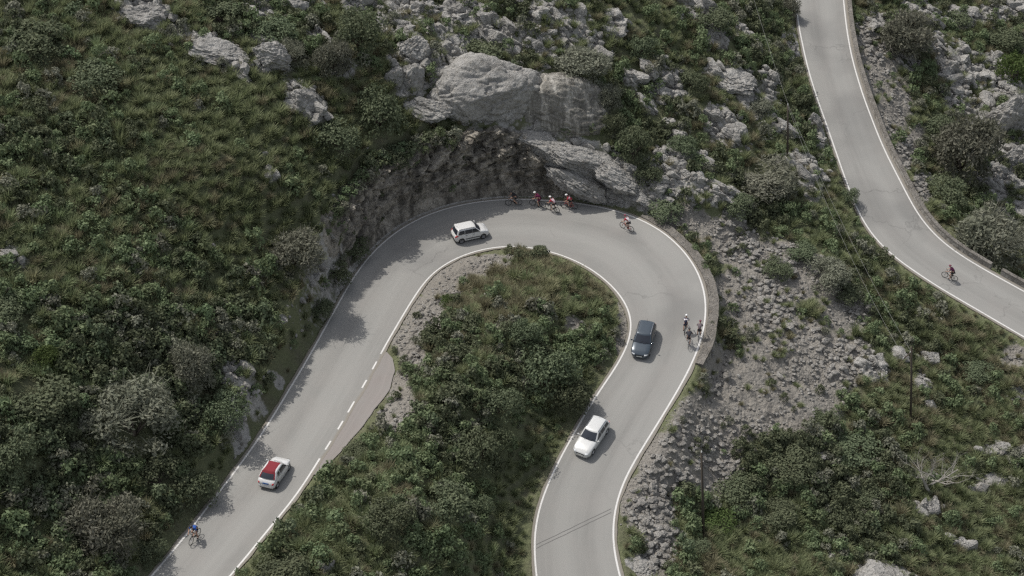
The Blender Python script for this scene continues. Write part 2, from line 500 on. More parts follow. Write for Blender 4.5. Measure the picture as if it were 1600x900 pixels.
L_out, L_in = lift(OUTER, z_hair), lift(INNER, z_hair)
L_fl, L_fr = lift(FARL, z_far, 40, 40), lift(FARR, z_far, 40, 40)
N_out = normals2(L_out, 1)          # travels bottom left -> top -> bottom right; outside lies to the left hand
N_in = normals2(L_in, -1)
N_fl = normals2(L_fl, -1)           # travels towards the camera; outside of the near edge
N_fr = normals2(L_fr, 1)

def pxof(P): u, v, _ = proj(P); return u, v
def margin_edge(P, N, marg):
    Q = P.copy(); Q[:, :2] += N * np.asarray(marg)[:, None]; return Q
uo, vo = pxof(L_out); ui, vi = pxof(L_in)
ufl, vfl = pxof(L_fl); ufr, vfr = pxof(L_fr)
wob = lambda P, s: 0.09 * fbm(p3(P[:, 0], P[:, 1], s, 0.5), 3)
m_out = 0.32 + wob(L_out, 1.0) * 2
# the lay-by bulges out from the inner edge of the left-hand leg
lay = np.interp(vi, [548, 556, 575, 600, 640, 668, 720, 745], [0, 0.9, 1.7, 2.0, 1.7, 1.4, 0.7, 0.0]) * (ui < 640)
m_in = 0.30 + wob(L_in, 2.0) * 2
E_out = margin_edge(L_out, N_out, m_out)
E_in = margin_edge(L_in, N_in, m_in)
E_fl = margin_edge(L_fl, N_fl, 0.30 + wob(L_fl, 3.0))
E_fr = margin_edge(L_fr, N_fr, 0.42 + 0 * vfr)
LB = lay > 0.02
E_lay = margin_edge(L_in, N_in, m_in + lay + 0.25 * wob(L_in, 7.0) * (lay > 0))

# ------------------------------------------------------------------ terrain height
ctrl = [  # (u, v, z) on the photograph, read as heights of the hill
 (300,700,6.2),(300,500,9.6),(300,300,13.4),(300,100,17),(300,0,19),(100,800,7.5),(100,650,10.5),(100,500,13),(100,300,16.4),(100,100,20),(20,0,22),
 (480,420,6.4),(480,300,9.6),(480,150,13),(480,0,15.6),(200,860,5.0),(20,880,8),(20,700,12),
 (400,600,5.3),(420,520,6.6),(560,250,8.3),(600,140,11.4),(600,0,14.2),(680,200,8.8),(740,190,8.4),(700,80,12),(800,180,8),(800,90,11),(800,0,14),
 (900,210,6.2),(900,100,10.2),(900,0,13.5),(1000,0,11),(1000,100,7.8),(1000,200,4.6),(1000,270,2.8),(1040,310,1.4),(1100,290,1.6),(1100,200,3),(1100,100,5.6),(1100,0,8),(1200,0,4.5),
 (1200,100,2.8),(1200,200,0.6),(1200,300,-1.4),(1260,120,1.0),(1290,260,-2.2),(1260,330,-2.8),
 (1150,380,-2.0),(1250,420,-4),(1330,430,-5.5),(1200,500,-4.2),(1300,550,-6.5),(1400,550,-8.2),(1500,560,-9.4),(1600,600,-10.2),
 (1150,600,-4.6),(1100,700,-6),(1200,750,-8),(1300,800,-10),(1100,850,-8),(1450,850,-12),(1600,800,-13),(1600,899,-14),(1010,899,-6.4),(1050,780,-6),(1450,680,-10.2),
 (800,430,0.9),(750,425,.4),(700,490,1.3),(850,480,1.2),(790,540,1.9),(900,450,.5),(950,500,-.1),(700,600,2.6),(800,660,0.3),(650,720,3.4),(600,780,3.9),(720,850,1.6),(500,860,4.3),(880,600,-.9),(800,800,-2.7),(640,600,1.9),(590,850,3.6),
 (1380,100,-2.6),(1420,150,-5),(1470,150,-7),(1550,150,-8.5),(1600,90,-8),(1600,0,-6),(1450,0,-2.6),(1500,250,-9.6),(1600,210,-10.4),(1600,270,-12),(1540,340,-11.4),(1470,310,-8.6),(1600,390,-13),(1420,260,-6.5),(1380,20,-.8),
]
C = np.array(ctrl, float)
cp = [unproj(C[:, 0], C[:, 1], C[:, 2])]
def offset_ctrl(E, N, off, h, step=6):
    Q = E.copy(); Q[:, :2] += N * off; Q[:, 2] += h
    cp.append(Q[::step])
bank = np.where(vo > 0, 0, 0.0) + 0.0
arc = np.interp(np.arange(len(uo)), np.arange(len(uo)), np.arange(len(uo)))
def along_interp(u, v, table):
    """value along a kerb line at given pixels on it"""
    T = np.array(table, float)
    idx = np.array([np.argmin((u - a) ** 2 + (v - b) ** 2) for a, b in T[:, :2]])
    o = np.argsort(idx)
    return np.interp(np.arange(len(u)), idx[o], T[o, 2])
h_out = along_interp(uo, vo, [(238,899,1.6),(415,670,2.5),(478,566,3.8),(500,527,4.3),(522,487,4.8),(548,440,5.4),(600,377,6.4),(665,336,7.0),(740,316,6.3),(800,311,5.2),(860,313,4.0),(920,320,2.9),(960,328,1.5),(1000,341,.5),(1040,364,-.9),(1104,476,-2.6),(1075,582,-2.4),(1050,625,-.8),(1010,690,-.6),(957,815,-.5),(968,899,-.5)])
h_in = along_interp(ui, vi, [(360,899,.3),(415,832,.4),(501,714,.3),(570,599,.05),(653,454,.3),(705,406,.25),(798,383,.35),(891,402,.45),(970,460,.4),(990,508,.45),(953,587,.7),(895,680,.4),(842,790,.2),(833,860,.2)])
h_fl = along_interp(ufl, vfl, [(1244,0,1.6),(1272,140,1.5),(1303,228,1.7),(1345,340,1.0),(1405,408,.2),(1520,480,-.5),(1600,527,-.9)])
h_fr = along_interp(ufr, vfr, [(1318,0,-1.3),(1357,173,-2.0),(1462,370,-2.2),(1599,454,-2.4)])
offset_ctrl(E_out, N_out, 2.3, h_out); offset_ctrl(E_in, N_in, 2.3, h_in)
offset_ctrl(E_fl, N_fl, 2.3, h_fl); offset_ctrl(E_fr, N_fr, 2.3, h_fr)
CP = np.concatenate(cp)
SC = 40.0
def _phi(r): return -np.sqrt(r * r + 0.006)
D = np.linalg.norm(CP[:, None, :2] - CP[None, :, :2], axis=2) / SC
n = len(CP)
A = np.zeros((n + 3, n + 3))
A[:n, :n] = _phi(D) + np.eye(n) * 0.01
Pm = np.concatenate([np.ones((n, 1)), CP[:, :2] / SC], 1)
A[:n, n:] = Pm; A[n:, :n] = Pm.T
W = np.linalg.solve(A, np.concatenate([CP[:, 2], np.zeros(3)]))
def base_h(X, Y):
    out = np.zeros(len(X))
    for i in range(0, len(X), 40000):
        q = np.stack([X[i:i + 40000], Y[i:i + 40000]], -1)
        r = np.sqrt(((q[:, None, :] - CP[None, :, :2]) ** 2).sum(2)) / SC
        out[i:i + 40000] = _phi(r) @ W[:n] + W[n] + (q / SC) @ W[n + 1:]
    return out

# bare ground painted by where it lies (pixel centre, radii, tilt in degrees, weight)
ROCKZ = [(620,45,50,20,20),(740,30,60,22,20),(820,70,50,22,20),(880,60,40,20,30),(960,40,30,20,40),(560,10,30,12,0),(500,60,30,14,30),(370,110,36,14,30),(280,60,36,16,20),(1500,160,40,18,30),(1535,205,26,40,60),(1515,115,50,24,20),(1548,170,16,40,0),(1575,215,36,45,30),(1560,280,30,40,30),(1560,120,40,18,10),(1600,330,30,36,70),(1420,95,26,16,40),(1450,30,40,12,10),(1200,130,26,12,30),(1170,60,24,12,40),(1235,70,14,40,10),(1095,250,26,14,40),(1050,200,24,14,40),(980,120,20,12,30),(1010,160,24,12,40),(1300,225,14,24,10),(1215,195,24,14,40),
 (230,28,55,26,20),(330,78,48,26,25),(420,95,55,26,30),(480,165,42,26,30),(540,110,26,18,0),(400,18,40,18,10),(470,10,40,14,0),
 (640,20,60,30,20),(700,45,60,26,25),(790,65,70,26,20),(860,30,70,30,15),(920,70,40,24,30),(690,110,55,40,0),
 (760,145,75,55,5),(870,165,60,45,15),(640,115,34,40,0),(860,215,60,22,15),(930,255,85,30,22),(1000,300,60,30,30),(750,245,80,50,0),(860,280,120,40,10),
 (1060,290,60,26,25),(1130,310,50,24,30),(1040,130,34,34,40),(1150,130,60,28,15),(1185,160,30,30,60),(1060,245,30,24,20),(1130,200,40,26,40),(1240,255,34,26,30),(1285,190,20,30,10),(1270,290,30,26,40),(1120,60,30,22,30),(1080,20,30,18,0),
 (1480,85,46,24,25),(1500,120,30,24,0),(1545,110,50,30,20),(1580,180,50,60,20),(1590,260,40,60,60),(1530,30,50,22,10),(1590,20,30,20,0),(1440,15,30,14,10),(1370,40,20,16,0),(1560,330,30,24,30),
 (425,275,14,10,0),(20,400,44,16,20),(385,600,34,34,50),(370,660,20,50,-20),(400,690,20,30,-30),(430,560,14,16,0),(1440,560,20,8,0),(1446,600,10,16,0),(1410,565,14,6,0),(1570,702,40,9,-10),(1528,748,22,10,-20),(1500,850,30,8,20),(1462,800,22,9,-30),(1470,755,16,6,-40),(1590,620,16,12,0),(510,885,18,10,0),(1370,580,20,30,0),(1000,885,30,18,0)]
SCREE = [(1080,350,60,26,20),(1150,380,60,40,30),(1230,420,80,45,25),(1320,480,50,40,35),(1180,470,80,60,30),(1260,560,110,70,15),(1150,580,60,50,0),(1130,660,110,60,-20),(1240,640,80,50,-10),(1330,560,45,40,30),(1040,720,50,60,-30),(1010,790,45,60,0),(1030,860,35,50,0),(1110,740,55,40,0),
 (1370,105,34,50,25),(1395,170,30,60,20),(1418,235,24,50,25),(1440,300,22,34,25),(1350,55,20,34,10),
 (690,440,40,40,-30),(740,412,55,28,-8),(660,490,34,40,-30),(780,410,34,18,0),(640,540,26,46,-25),(628,620,26,50,-15),(610,655,22,24,0),(902,512,22,14,20),(975,500,14,40,0),(980,540,12,34,0),(1330,760,0.1,0.1,0),(1580,560,24,22,0)]
def zone_w(Z, u, v, pad=1.0):
    w = np.zeros(len(u))
    for cu, cv, a, b, th in Z:
        c, s = math.cos(math.radians(th)), math.sin(math.radians(th))
        du, dv = u - cu, v - cv
        x, y = (du * c + dv * s) / (a * pad), (-du * s + dv * c) / (b * pad)
        w = np.maximum(w, 1 - smooth(0.55, 1.25, np.sqrt(x * x + y * y)))
    return w

ST = 0.2
gx = np.arange(-62, 78 + 1e-6, ST); gy = np.arange(-48, 84 + 1e-6, ST)
ext = np.cumsum(0.3 * 1.17 ** np.arange(41)); ext = ext[ext < 900]
GX = np.concatenate([gx[0] - ext[::-1], gx, gx[-1] + ext]); GY = np.concatenate([gy[0] - ext[::-1], gy, gy[-1] + ext])
ne = len(ext)

samples = np.concatenate([np.concatenate([E, N], 1) for E, N in ((E_out, N_out), (np.where(LB[:, None], E_lay, E_in), N_in), (E_fl, N_fl), (E_fr, N_fr))])
sid = np.concatenate([np.full(len(E), k) for k, E in enumerate((E_out, E_in, E_fl, E_fr))])
steep = np.concatenate([2.0 + 1.6 * smooth(3.0, 5.0, h_out) * smooth(545, 600, uo), np.full(len(E_in), 1.7), np.full(len(E_fl), 1.6), np.full(len(E_fr), 1.4)])
cliffy = np.concatenate([smooth(3.0, 6.5, h_out), np.zeros(len(E_in) + len(E_fl) + len(E_fr))])
kd = KDTree(len(samples))
for i, s_ in enumerate(samples): kd.insert((s_[0], s_[1], 0), i)
kd.balance()
def road_info(X, Y):
    idx = np.fromiter((kd.find((a, b, 0))[1] for a, b in zip(X, Y)), int, len(X))
    S = samples[idx]
    q = np.stack([X, Y], -1) - S[:, :2]
    d = np.sqrt((q ** 2).sum(1)); sg = np.sign((q * S[:, 3:5]).sum(1))
    return idx, d * sg, S[:, 2]

def height(X, Y):
    """terrain height, road distance, rock and scree weights"""
    B = base_h(X, Y)
    B = np.clip(B, -40, 60)
    far = np.maximum(np.abs(X) - 90, 0) + np.maximum(np.abs(Y - 15) - 75, 0)
    near = far < 1
    d = np.full(len(X), 99.0); zr = np.zeros(len(X)); st = np.full(len(X), 2.0); cl = np.zeros(len(X))
    ii, dd, zz = road_info(X[near], Y[near])
    d[near] = dd; zr[near] = zz; st[near] = steep[ii]; cl[near] = cliffy[ii]
    u, v, _ = proj(np.stack([X, Y, B], -1))
    jit = fbm(p3(X, Y, 0.0, 0.25), 4) * 26
    rk = zone_w(ROCKZ, u + jit, v + jit * 0.7) * (d > 0.3)
    sc = zone_w(SCREE, u + jit * 0.6, v + jit * 0.5) * (d > 0.0)
    rk = rk * (0.52 + 0.48 * smooth(-0.18, 0.10, fbm(p3(X, Y, 12.0, 0.42), 3)))
    rk = np.maximum(rk, cl * (1 - smooth(1.7, 3.1, d)) * (d > 0.1))
    away = smooth(1.2, 6.0, d)
    low = fbm(p3(X, Y, 3.0, 0.11), 4) * 1.3 * away
    mid = fbm(p3(X, Y, 5.0, 0.55), 3) * 0.30 * smooth(0.3, 2.0, d)
    # strata run from the far left down to the near right
    a = X * 0.80 - Y * 0.60; b = X * 0.60 + Y * 0.80
    rockz = np.zeros(len(X)); scr = np.zeros(len(X))
    m = np.where(rk > 0.01)[0]
    if len(m):
        a_, b_ = a[m], b[m]; z_ = 0 * a_
        wx = 0.35 * fbm(np.stack([a_ * .8, b_ * .8, z_ + 4], -1), 2)
        rr = ridged(np.stack([a_ * 0.16, b_ * 0.42, z_ + 2.0], -1), 5)
        f1, g, idc = cells(np.stack([a_ * 0.34 + wx, b_ * 0.7 + wx, z_ + 9.0], -1), 3)
        f1, g2, id2 = cells(np.stack([a_ * 0.95 + wx, b_ * 1.7 - wx, z_ + 3.0], -1), 23)
        rockz[m] = (rr - 0.55) * 1.5 + (idc - 0.5) * 0.8 * smooth(0.02, 0.08, g) + (id2 - .5) * 0.75 * smooth(.0, .12, g2) - .18 * (1 - smooth(0, .08, g2)) + 0.22
    m = np.where(sc > 0.02)[0]
    if len(m):
        f1, g2, id2 = cells(p3(X[m], Y[m], 6.0, 1.7), 41)
        cz = smooth(-.25, .3, fbm(p3(X[m], Y[m], 2.0, 0.22), 3))
        scr[m] = fbm(p3(X[m], Y[m], 8.0, 1.3), 3) * 0.22 + (id2 - .5) * (.10 + .34 * cz) * smooth(0, .15, g2)
    H = B + low + mid + rk * rockz * smooth(0.6, 3.0, d) + sc * scr * smooth(0.3, 1.5, d)
    k = smooth(0.0, 1.0, (d - 0.15) / st)
    zroad = zr - np.where(d < -0.5, 0.45, 0.07 - 0.76 * np.minimum(d, 0) * 1.0)
    H = np.where(d <= 0.15, zroad, zr * (1 - k) + H * k - 0.06 * (1 - k))
    return H, d, rk, sc, cl
def height_far(X, Y):
    H, d, rk, sc, cl = height(X, Y)
    r = np.maximum(np.maximum(np.abs(X) - 140, np.abs(Y - 15) - 130), 0)
    return H * np.exp(-(r / 250.0) ** 2) + 6 * fbm(p3(X, Y, 1.0, 0.012), 3) * (1 - np.exp(-(r / 120.0) ** 2)), d, rk, sc, cl

MX, MY = np.meshgrid(GX, GY, indexing='xy')
TH, TD, TR, TS, TC = [a.reshape(MX.shape) for a in height_far(MX.ravel(), MY.ravel())]
ny_, nx_ = MX.shape
ii = np.arange(ny_ * nx_).reshape(ny_, nx_)
quads = np.stack([ii[:-1, :-1], ii[:-1, 1:], ii[1:, 1:], ii[1:, :-1]], -1).reshape(-1, 4)
me = mesh_np('ground', np.stack([MX, MY, TH], -1).reshape(-1, 3), [quads], True, {'rock': TR.ravel(), 'scree': TS.ravel()})
fr = np.zeros(len(me.polygons), bool); fr[:] = (TR[:-1, :-1].ravel() < 0.25) & (TS[:-1, :-1].ravel() < 0.4); me.polygons.foreach_set('use_smooth', fr)
tag(link('ground', me, M_TERRAIN), 'rocky mountainside of dry soil and grass below the bushes', kind='structure')

IH = TH[ne:-ne, ne:-ne]; ID = TD[ne:-ne, ne:-ne]; IR = TR[ne:-ne, ne:-ne]; IS = TS[ne:-ne, ne:-ne]
def samp(Agrid, X, Y):
    fx = np.clip((np.asarray(X, float) - gx[0]) / ST, 0, len(gx) - 1.001); fy = np.clip((np.asarray(Y, float) - gy[0]) / ST, 0, len(gy) - 1.001)
    i, j = fx.astype(int), fy.astype(int); a, b = fx - i, fy - j
    return (Agrid[j, i] * (1 - a) + Agrid[j, i + 1] * a) * (1 - b) + (Agrid[j + 1, i] * (1 - a) + Agrid[j + 1, i + 1] * a) * b
def hit(u, v):
    """where the sight line of a photograph pixel meets the ground"""
    u = np.atleast_1d(np.asarray(u, float)); v = np.atleast_1d(np.asarray(v, float))
    d = ray(u, v)
    t0 = (45 - CAM[2]) / d[:, 2]; t1 = (-30 - CAM[2]) / d[:, 2]
    res = np.zeros((len(u), 3)); done = np.zeros(len(u), bool); prev = t0.copy()
    N = 420
    for k in range(1, N + 1):
        t = t0 + (t1 - t0) * k / N
        p = CAM + d * t[:, None]
        h = samp(IH, p[:, 0], p[:, 1])
        below = (p[:, 2] <= h) & ~done
        tm = (prev + t) / 2
        pm = CAM + d * tm[:, None]
        res[below] = pm[below]; done |= below
        prev = t
    res[~done] = (CAM + d * t1[:, None])[~done]
    res[:, 2] = samp(IH, res[:, 0], res[:, 1])
    return res
def hit1(u, v): return hit([u], [v])[0]

# ------------------------------------------------------------------ road surfaces
def strip(name, A, B, mat, across=9, kind='structure', dz=0.0, label=None, thick=0.25):
    """sheet between two edge lines A and B"""
    n = max(len(A), len(B)) * 2
    A = np.stack([np.interp(np.linspace(0, 1, n), np.linspace(0, 1, len(A)), A[:, k]) for k in range(3)], -1)
    B = np.stack([np.interp(np.linspace(0, 1, n), np.linspace(0, 1, len(B)), B[:, k]) for k in range(3)], -1)
    t = np.linspace(0, 1, across)
    P = A[:, None] * (1 - t)[None, :, None] + B[:, None] * t[None, :, None]
    P[..., 2] += dz
    P = np.concatenate([P[:, :1] - np.array([0, 0, thick]), P, P[:, -1:] - np.array([0, 0, thick])], 1)
    t = np.concatenate([[0], t, [1]])
    m = P.shape[1]
    idx = np.arange(n * m).reshape(n, m)
    Q = np.stack([idx[:-1, :-1], idx[:-1, 1:], idx[1:, 1:], idx[1:, :-1]], -1).reshape(-1, 4)
    al = np.concatenate([[0], np.cumsum(np.linalg.norm(np.diff(A, axis=0), axis=1))])
    me = mesh_np(name, P.reshape(-1, 3), [Q], False, {'along': np.repeat(al, m), 'across': np.tile(t, n)})
    bm = bmesh.new(); bm.from_mesh(me); bmesh.ops.recalc_face_normals(bm, faces=bm.faces); bm.to_mesh(me); bm.free()
    return tag(link(name, me, mat), label, kind=kind)

def match(A, B):
    """resample both kerbs so that stations lie across from each other"""
    n = 700
    def par(P):
        d = np.concatenate([[0], np.cumsum(np.linalg.norm(np.diff(P, axis=0), axis=1))]); return d / d[-1]
    a, b = par(A), par(B); t = np.linspace(0, 1, n)
    rs = lambda P, s, q: np.stack([np.interp(q, s, P[:, k]) for k in range(3)], -1)
    PA = rs(A, a, t)
    # walk along B monotonically towards the point nearest each station on A
    PBs = rs(B, b, np.linspace(0, 1, 3000)); j = 0; js = []
    for p in PA:
        w = np.linalg.norm(PBs[j:j + 140, :2] - p[:2], axis=1)
        j = j + int(np.argmin(w)); js.append(j)
    js = np.maximum.accumulate(np.array(js, float)) / 2999
    k = np.ones(41) / 41; js = np.convolve(np.concatenate([np.full(20, js[0]), js, np.full(20, js[-1])]), k, 'valid')
    js[0] = 0; js[-1] = 1; js = np.maximum.accumulate(js)
    return PA, rs(B, b, js)
RA, RB = match(E_out, E_in)
strip('hairpin_road', RA, RB, M_ASPH, label='worn grey asphalt road bending round the hairpin')
FA, FB = match(E_fl, E_fr)
strip('mountain_road', FA, FB, M_ASPH, label='worn grey asphalt road descending beside the stone wall')
lb = np.where(LB)[0]
strip('lay_by', E_in[lb] + 0.0, E_lay[lb], M_LAY, 6, dz=-0.006, label='brownish asphalt pull-off beside the dashed line')

def line_strip(P, N, w=0.14, dz=0.012):
    up = np.array([0, 0, dz])
    a = P.copy(); b = P.copy(); a[:, :2] += N * w / 2; b[:, :2] -= N * w / 2
    return a + up, b + up
from mathutils.bvhtree import BVHTree
ROADS = {}
for nm_ in ('hairpin_road', 'mountain_road'):
    me_ = bpy.data.objects[nm_].data
    ROADS[nm_] = BVHTree.FromPolygons([v_.co[:] for v_ in me_.vertices], [tuple(p_.vertices) for p_ in me_.polygons])
def drape(nm_, V, dz):
    for q_ in V.reshape(-1, 3):
        h_ = ROADS[nm_].ray_cast(Vector((q_[0], q_[1], q_[2] + 3)), Vector((0, 0, -1)), 8)[0]
        if h_ is not None: q_[2] = h_[2] + dz
    return V
def road_z(x, y, z=0.0):
    for b_ in ROADS.values():
        h_ = b_.ray_cast(Vector((x, y, z + 15)), Vector((0, 0, -1)), 60)[0]
        if h_ is not None: return h_[2]
    return None
mb_lines = {}
def add_line(key, P, N, w=0.14):
    a, b = line_strip(P, N, w)
    V = drape('hairpin_road' if 'hairpin' in key else 'mountain_road', np.stack([a, b], 1).copy(), 0.008)
    mb_lines.setdefault(key, MB()).grid(V)
dash = [(1027,490),(1021,507),(1065,413),(1056,446),(1112,350),(1092,388),(1149,283),(1132,318),(1180,227),(1163,257),(1003,528),(985,556)]
add_line('hairpin_road_markings', L_out, N_out, 0.15)
sol = np.ones(len(L_in), bool)
zone = (ui < 640) & (vi > 553) & (vi < 712)
gaps = [(553, 561), (580, 591), (608, 623), (645, 655), (675, 685), (703, 713)]
for a_, b_ in gaps: sol &= ~((ui < 640) & (vi > a_) & (vi < b_))
st_ = 0
for i in range(1, len(sol) + 1):
    if i == len(sol) or sol[i] != sol[i - 1]:
        if sol[i - 1] and i - st_ > 1: add_line('hairpin_road_markings', L_in[st_:i], N_in[st_:i], 0.145)
        st_ = i
add_line('mountain_road_markings', L_fl, N_fl, 0.15); add_line('mountain_road_markings', L_fr, N_fr, 0.15)
for k_, m_ in mb_lines.items(): tag(m_.build(k_, M_LINE), kind='structure')
# two thin dark strips painting the shadow of wires across the lower leg
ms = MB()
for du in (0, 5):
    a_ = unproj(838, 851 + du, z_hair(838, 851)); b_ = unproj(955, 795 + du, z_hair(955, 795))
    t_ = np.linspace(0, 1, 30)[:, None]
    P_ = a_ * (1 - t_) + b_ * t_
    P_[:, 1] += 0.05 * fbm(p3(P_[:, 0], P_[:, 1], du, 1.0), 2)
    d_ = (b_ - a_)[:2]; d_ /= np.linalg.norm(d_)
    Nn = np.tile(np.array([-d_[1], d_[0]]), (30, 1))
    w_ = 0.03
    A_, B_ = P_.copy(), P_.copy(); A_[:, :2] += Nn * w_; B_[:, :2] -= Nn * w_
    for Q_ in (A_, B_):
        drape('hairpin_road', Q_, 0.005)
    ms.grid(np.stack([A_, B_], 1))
tag(ms.build('painted_wire_shadow', M_WIRE_SHADOW), kind='structure')

# sun and sky
SUN_EL = math.radians(56.0)
SUN_AZ = math.atan2(-0.60, 0.80)                # direction in which the light travels, in the ground plane
Ldir = Vector((math.cos(SUN_AZ) * math.cos(SUN_EL), math.sin(SUN_AZ) * math.cos(SUN_EL), -math.sin(SUN_EL)))
sun = bpy.data.lights.new('sun', 'SUN'); sun.energy = 3.0; sun.angle = math.radians(0.55); sun.color = (1.0, 0.955, 0.89)
so = bpy.data.objects.new('sun', sun); COL.objects.link(so)
so.rotation_euler = Ldir.to_track_quat('-Z', 'Y').to_euler(); so.location = (-60, 60, 120)
w = bpy.data.worlds.new('World'); scene.world = w; w.use_nodes = True
nt = w.node_tree; nt.nodes.clear()
sky = nt.nodes.new('ShaderNodeTexSky'); sky.sky_type = 'NISHITA'; sky.sun_disc = False
sky.sun_elevation = SUN_EL
tosun = -Ldir
sky.sun_rotation = math.atan2(tosun.x, tosun.y)
sky.dust_density = 2.5
bg = nt.nodes.new('ShaderNodeBackground'); bg.inputs['Strength'].default_value = 0.135
wo = nt.nodes.new('ShaderNodeOutputWorld')
hz = nt.nodes.new('ShaderNodeHueSaturation'); hz.inputs['Saturation'].default_value = 0.38
nt.links.new(sky.outputs[0], hz.inputs['Color']); nt.links.new(hz.outputs[0], bg.inputs['Color']); nt.links.new(bg.outputs[0], wo.inputs['Surface'])
scene.view_settings.view_transform = 'Standard'
scene.view_settings.look = 'None'
scene.view_settings.exposure = 0.12
scene.view_settings.gamma = 1.0
scene.view_settings.use_curve_mapping = False
scene.render.engine = 'CYCLES'
scene.cycles.max_bounces = 5; scene.cycles.diffuse_bounces = 3; scene.cycles.glossy_bounces = 2
scene.cycles.transmission_bounces = 3; scene.cycles.transparent_max_bounces = 4
scene.cycles.use_denoising = False
scene.cycles.pixel_filter_type = 'BLACKMAN_HARRIS'
scene.cycles.filter_width = 1.35
scene.cycles.use_adaptive_sampling = False

# ------------------------------------------------------------------ where things stand, in words
LANDM = [(424,740,70,'beside the white car with the red roof'),(303,830,75,'near the cyclist in blue'),(733,362,55,'by the white hatchback in the bend'),
 (1005,530,62,'by the dark blue car'),(925,680,75,'by the silver estate car'),(1424,600,75,'around the pole with the crossarm'),(1097,780,75,'around the bare pole by the lower scree'),
 (1230,210,60,'around the pole on the rocky slope'),(1445,730,80,'around the bleached dead tree'),(752,120,85,'around the great domed boulder'),(872,160,65,'by the streaked boulder'),
 (605,610,60,'beside the brown lay-by'),(1085,600,60,'below the end of the concrete parapet'),(1482,430,70,'near the cyclist in purple'),(635,105,50,'by the stacked boulders above the cliff'),(1590,220,70,'by the pale stream bed'),(1000,888,60,'by the flat boulder at the road edge')]
def road_side(u, v):
    return np.interp(v, [a[1] for a in FARL], [a[0] for a in FARL]) if v < 527 else 1e9
def where(u, v):
    for a, b, r, ph in LANDM:
        if (u - a) ** 2 + ((v - b) * 1.2) ** 2 < r * r: return ph
    fl = np.interp(v, [a[1] for a in FARL], [a[0] for a in FARL], right=1620)
    if v < 454 and u > np.interp(v, [a[1] for a in FARR], [a[0] for a in FARR]):
        return 'in the gully beyond the roadside wall, upper part' if v < 130 else ('in the gully beyond the roadside wall, middle part' if v < 280 else 'in the gully beyond the roadside wall, lower part')
    oi = np.interp(v, [a[1] for a in OUTER[:17]][::-1], [a[0] for a in OUTER[:17]][::-1])
    if u < oi - 2 and u < 560 or (v < 311 and u < 560):
        if v < 110: return 'on the high scrub slope among pale outcrops'
        if v < 260: return 'on the upper scrub slope below the outcrops'
        if v < 430: return 'in the middle of the great scrub slope'
        if v < 600: return 'on the scrub slope above the cut bank'
        if v < 740: return 'on the scrub slope around the grey domed bush'
        return 'at the foot of the great scrub slope'
    if 383 < v and oi < u < 1000 and u < np.interp(v, [383, 508, 600, 840, 900], [860, 990, 945, 833, 838]):
        if v < 450: return 'on the sunny tip of the hairpin island'
        if v < 560: return 'on the upper hairpin island'
        if v < 700: return 'in the middle of the hairpin island'
        return 'in the lower thicket of the hairpin island'
    if v < 330 and u < 1010: return 'on the rocky ground above the cliff' if v < 180 else 'on the ledges of the cliff'
    if v < 150: return 'on the rocky slope beside the upper road'
    if v < 330: return 'on the rocky slope between the two roads'
    if v < 480: return 'at the head of the scree slope'
    if v < 620: return 'on the green slope below the upper road' if u > 1340 else 'on the scree under the parapet'
    if u < 1130: return 'at the scree foot beside the lower road'
    if v < 760: return 'in the dark scrub below the scree' if u < 1400 else 'on the sunny slope past the dead tree'
    return 'on the lowest scrub slope' if u < 1330 else 'on the lowest slope among pale rocks'

# ------------------------------------------------------------------ rocks
def ico(sub):
    bm = bmesh.new(); bmesh.ops.create_icosphere(bm, subdivisions=sub, radius=1.0)
    V = np.array([v.co[:] for v in bm.verts]); F = np.array([[v.index for v in f.verts] for f in bm.faces]); bm.free()
    return V / np.linalg.norm(V, axis=1)[:, None], F
ICO = {k: ico(k) for k in (1, 2, 3, 4, 5, 6)}
def rock_shape(sub, seed, planes=14, rough=0.10, lo=0.62, hi=0.95, crack=0.0):
    D_, F = ICO[sub]
    r = np.random.default_rng(seed)
    N = r.normal(size=(planes, 3)); N /= np.linalg.norm(N, axis=1)[:, None]
    dist = r.uniform(lo, hi, planes)
    c = D_ @ N.T
    rad = np.where(c > 0.05, dist / np.maximum(c, 0.05), 9.0).min(1)
    rad = np.minimum(rad, 1.12)
    P = D_ * rad[:, None]
    o = r.uniform(0, 50, 3)
    P = P + D_ * (fbm(P * 1.7 + o, 3)[:, None] * rough * 1.1)
    ax = r.normal(size=3) * np.array([.5, .5, 1.0]); ax /= np.linalg.norm(ax)
    lay_ = (P @ ax) * 5.0 + fbm(P * 1.5 + o, 3) * 1.6
    fr_ = lay_ - np.floor(lay_)
    P = P + D_ * ((np.minimum(fr_ * 1.3, 1.0) - smooth(.9, 1.0, fr_) - .5) * rough * 0.55)[:, None]
    P = P + D_ * ((ridged(P * np.array([2.6, 3.2, 4.6]) + o, 5, 2.2, .6) - 0.55)[:, None] * rough * 1.5)
    if crack:
        f1, g, idc = cells(P * np.array([1.1, 1.6, 1.5]) + 0.35 * np.stack([fbm(P * 2 + o, 2), fbm(P * 2 + o + 9, 2), fbm(P * 2 + o + 19, 2)], -1) + o, 7)
        P = P - D_ * ((1 - smooth(0.0, 0.10, g)) * crack)[:, None] + D_ * ((idc - 0.5) * crack * 0.8 * smooth(0.0, 0.12, g))[:, None]
    return P, F
def placed_center(u, v, hpx, push=0.0):
    g = hit1(u, v + 0.38 * hpx)
    dep = (g - CAM) @ FWD + push
    d = ray(u, v); d = d / (d @ FWD)
    return CAM + d * dep, FPX / dep
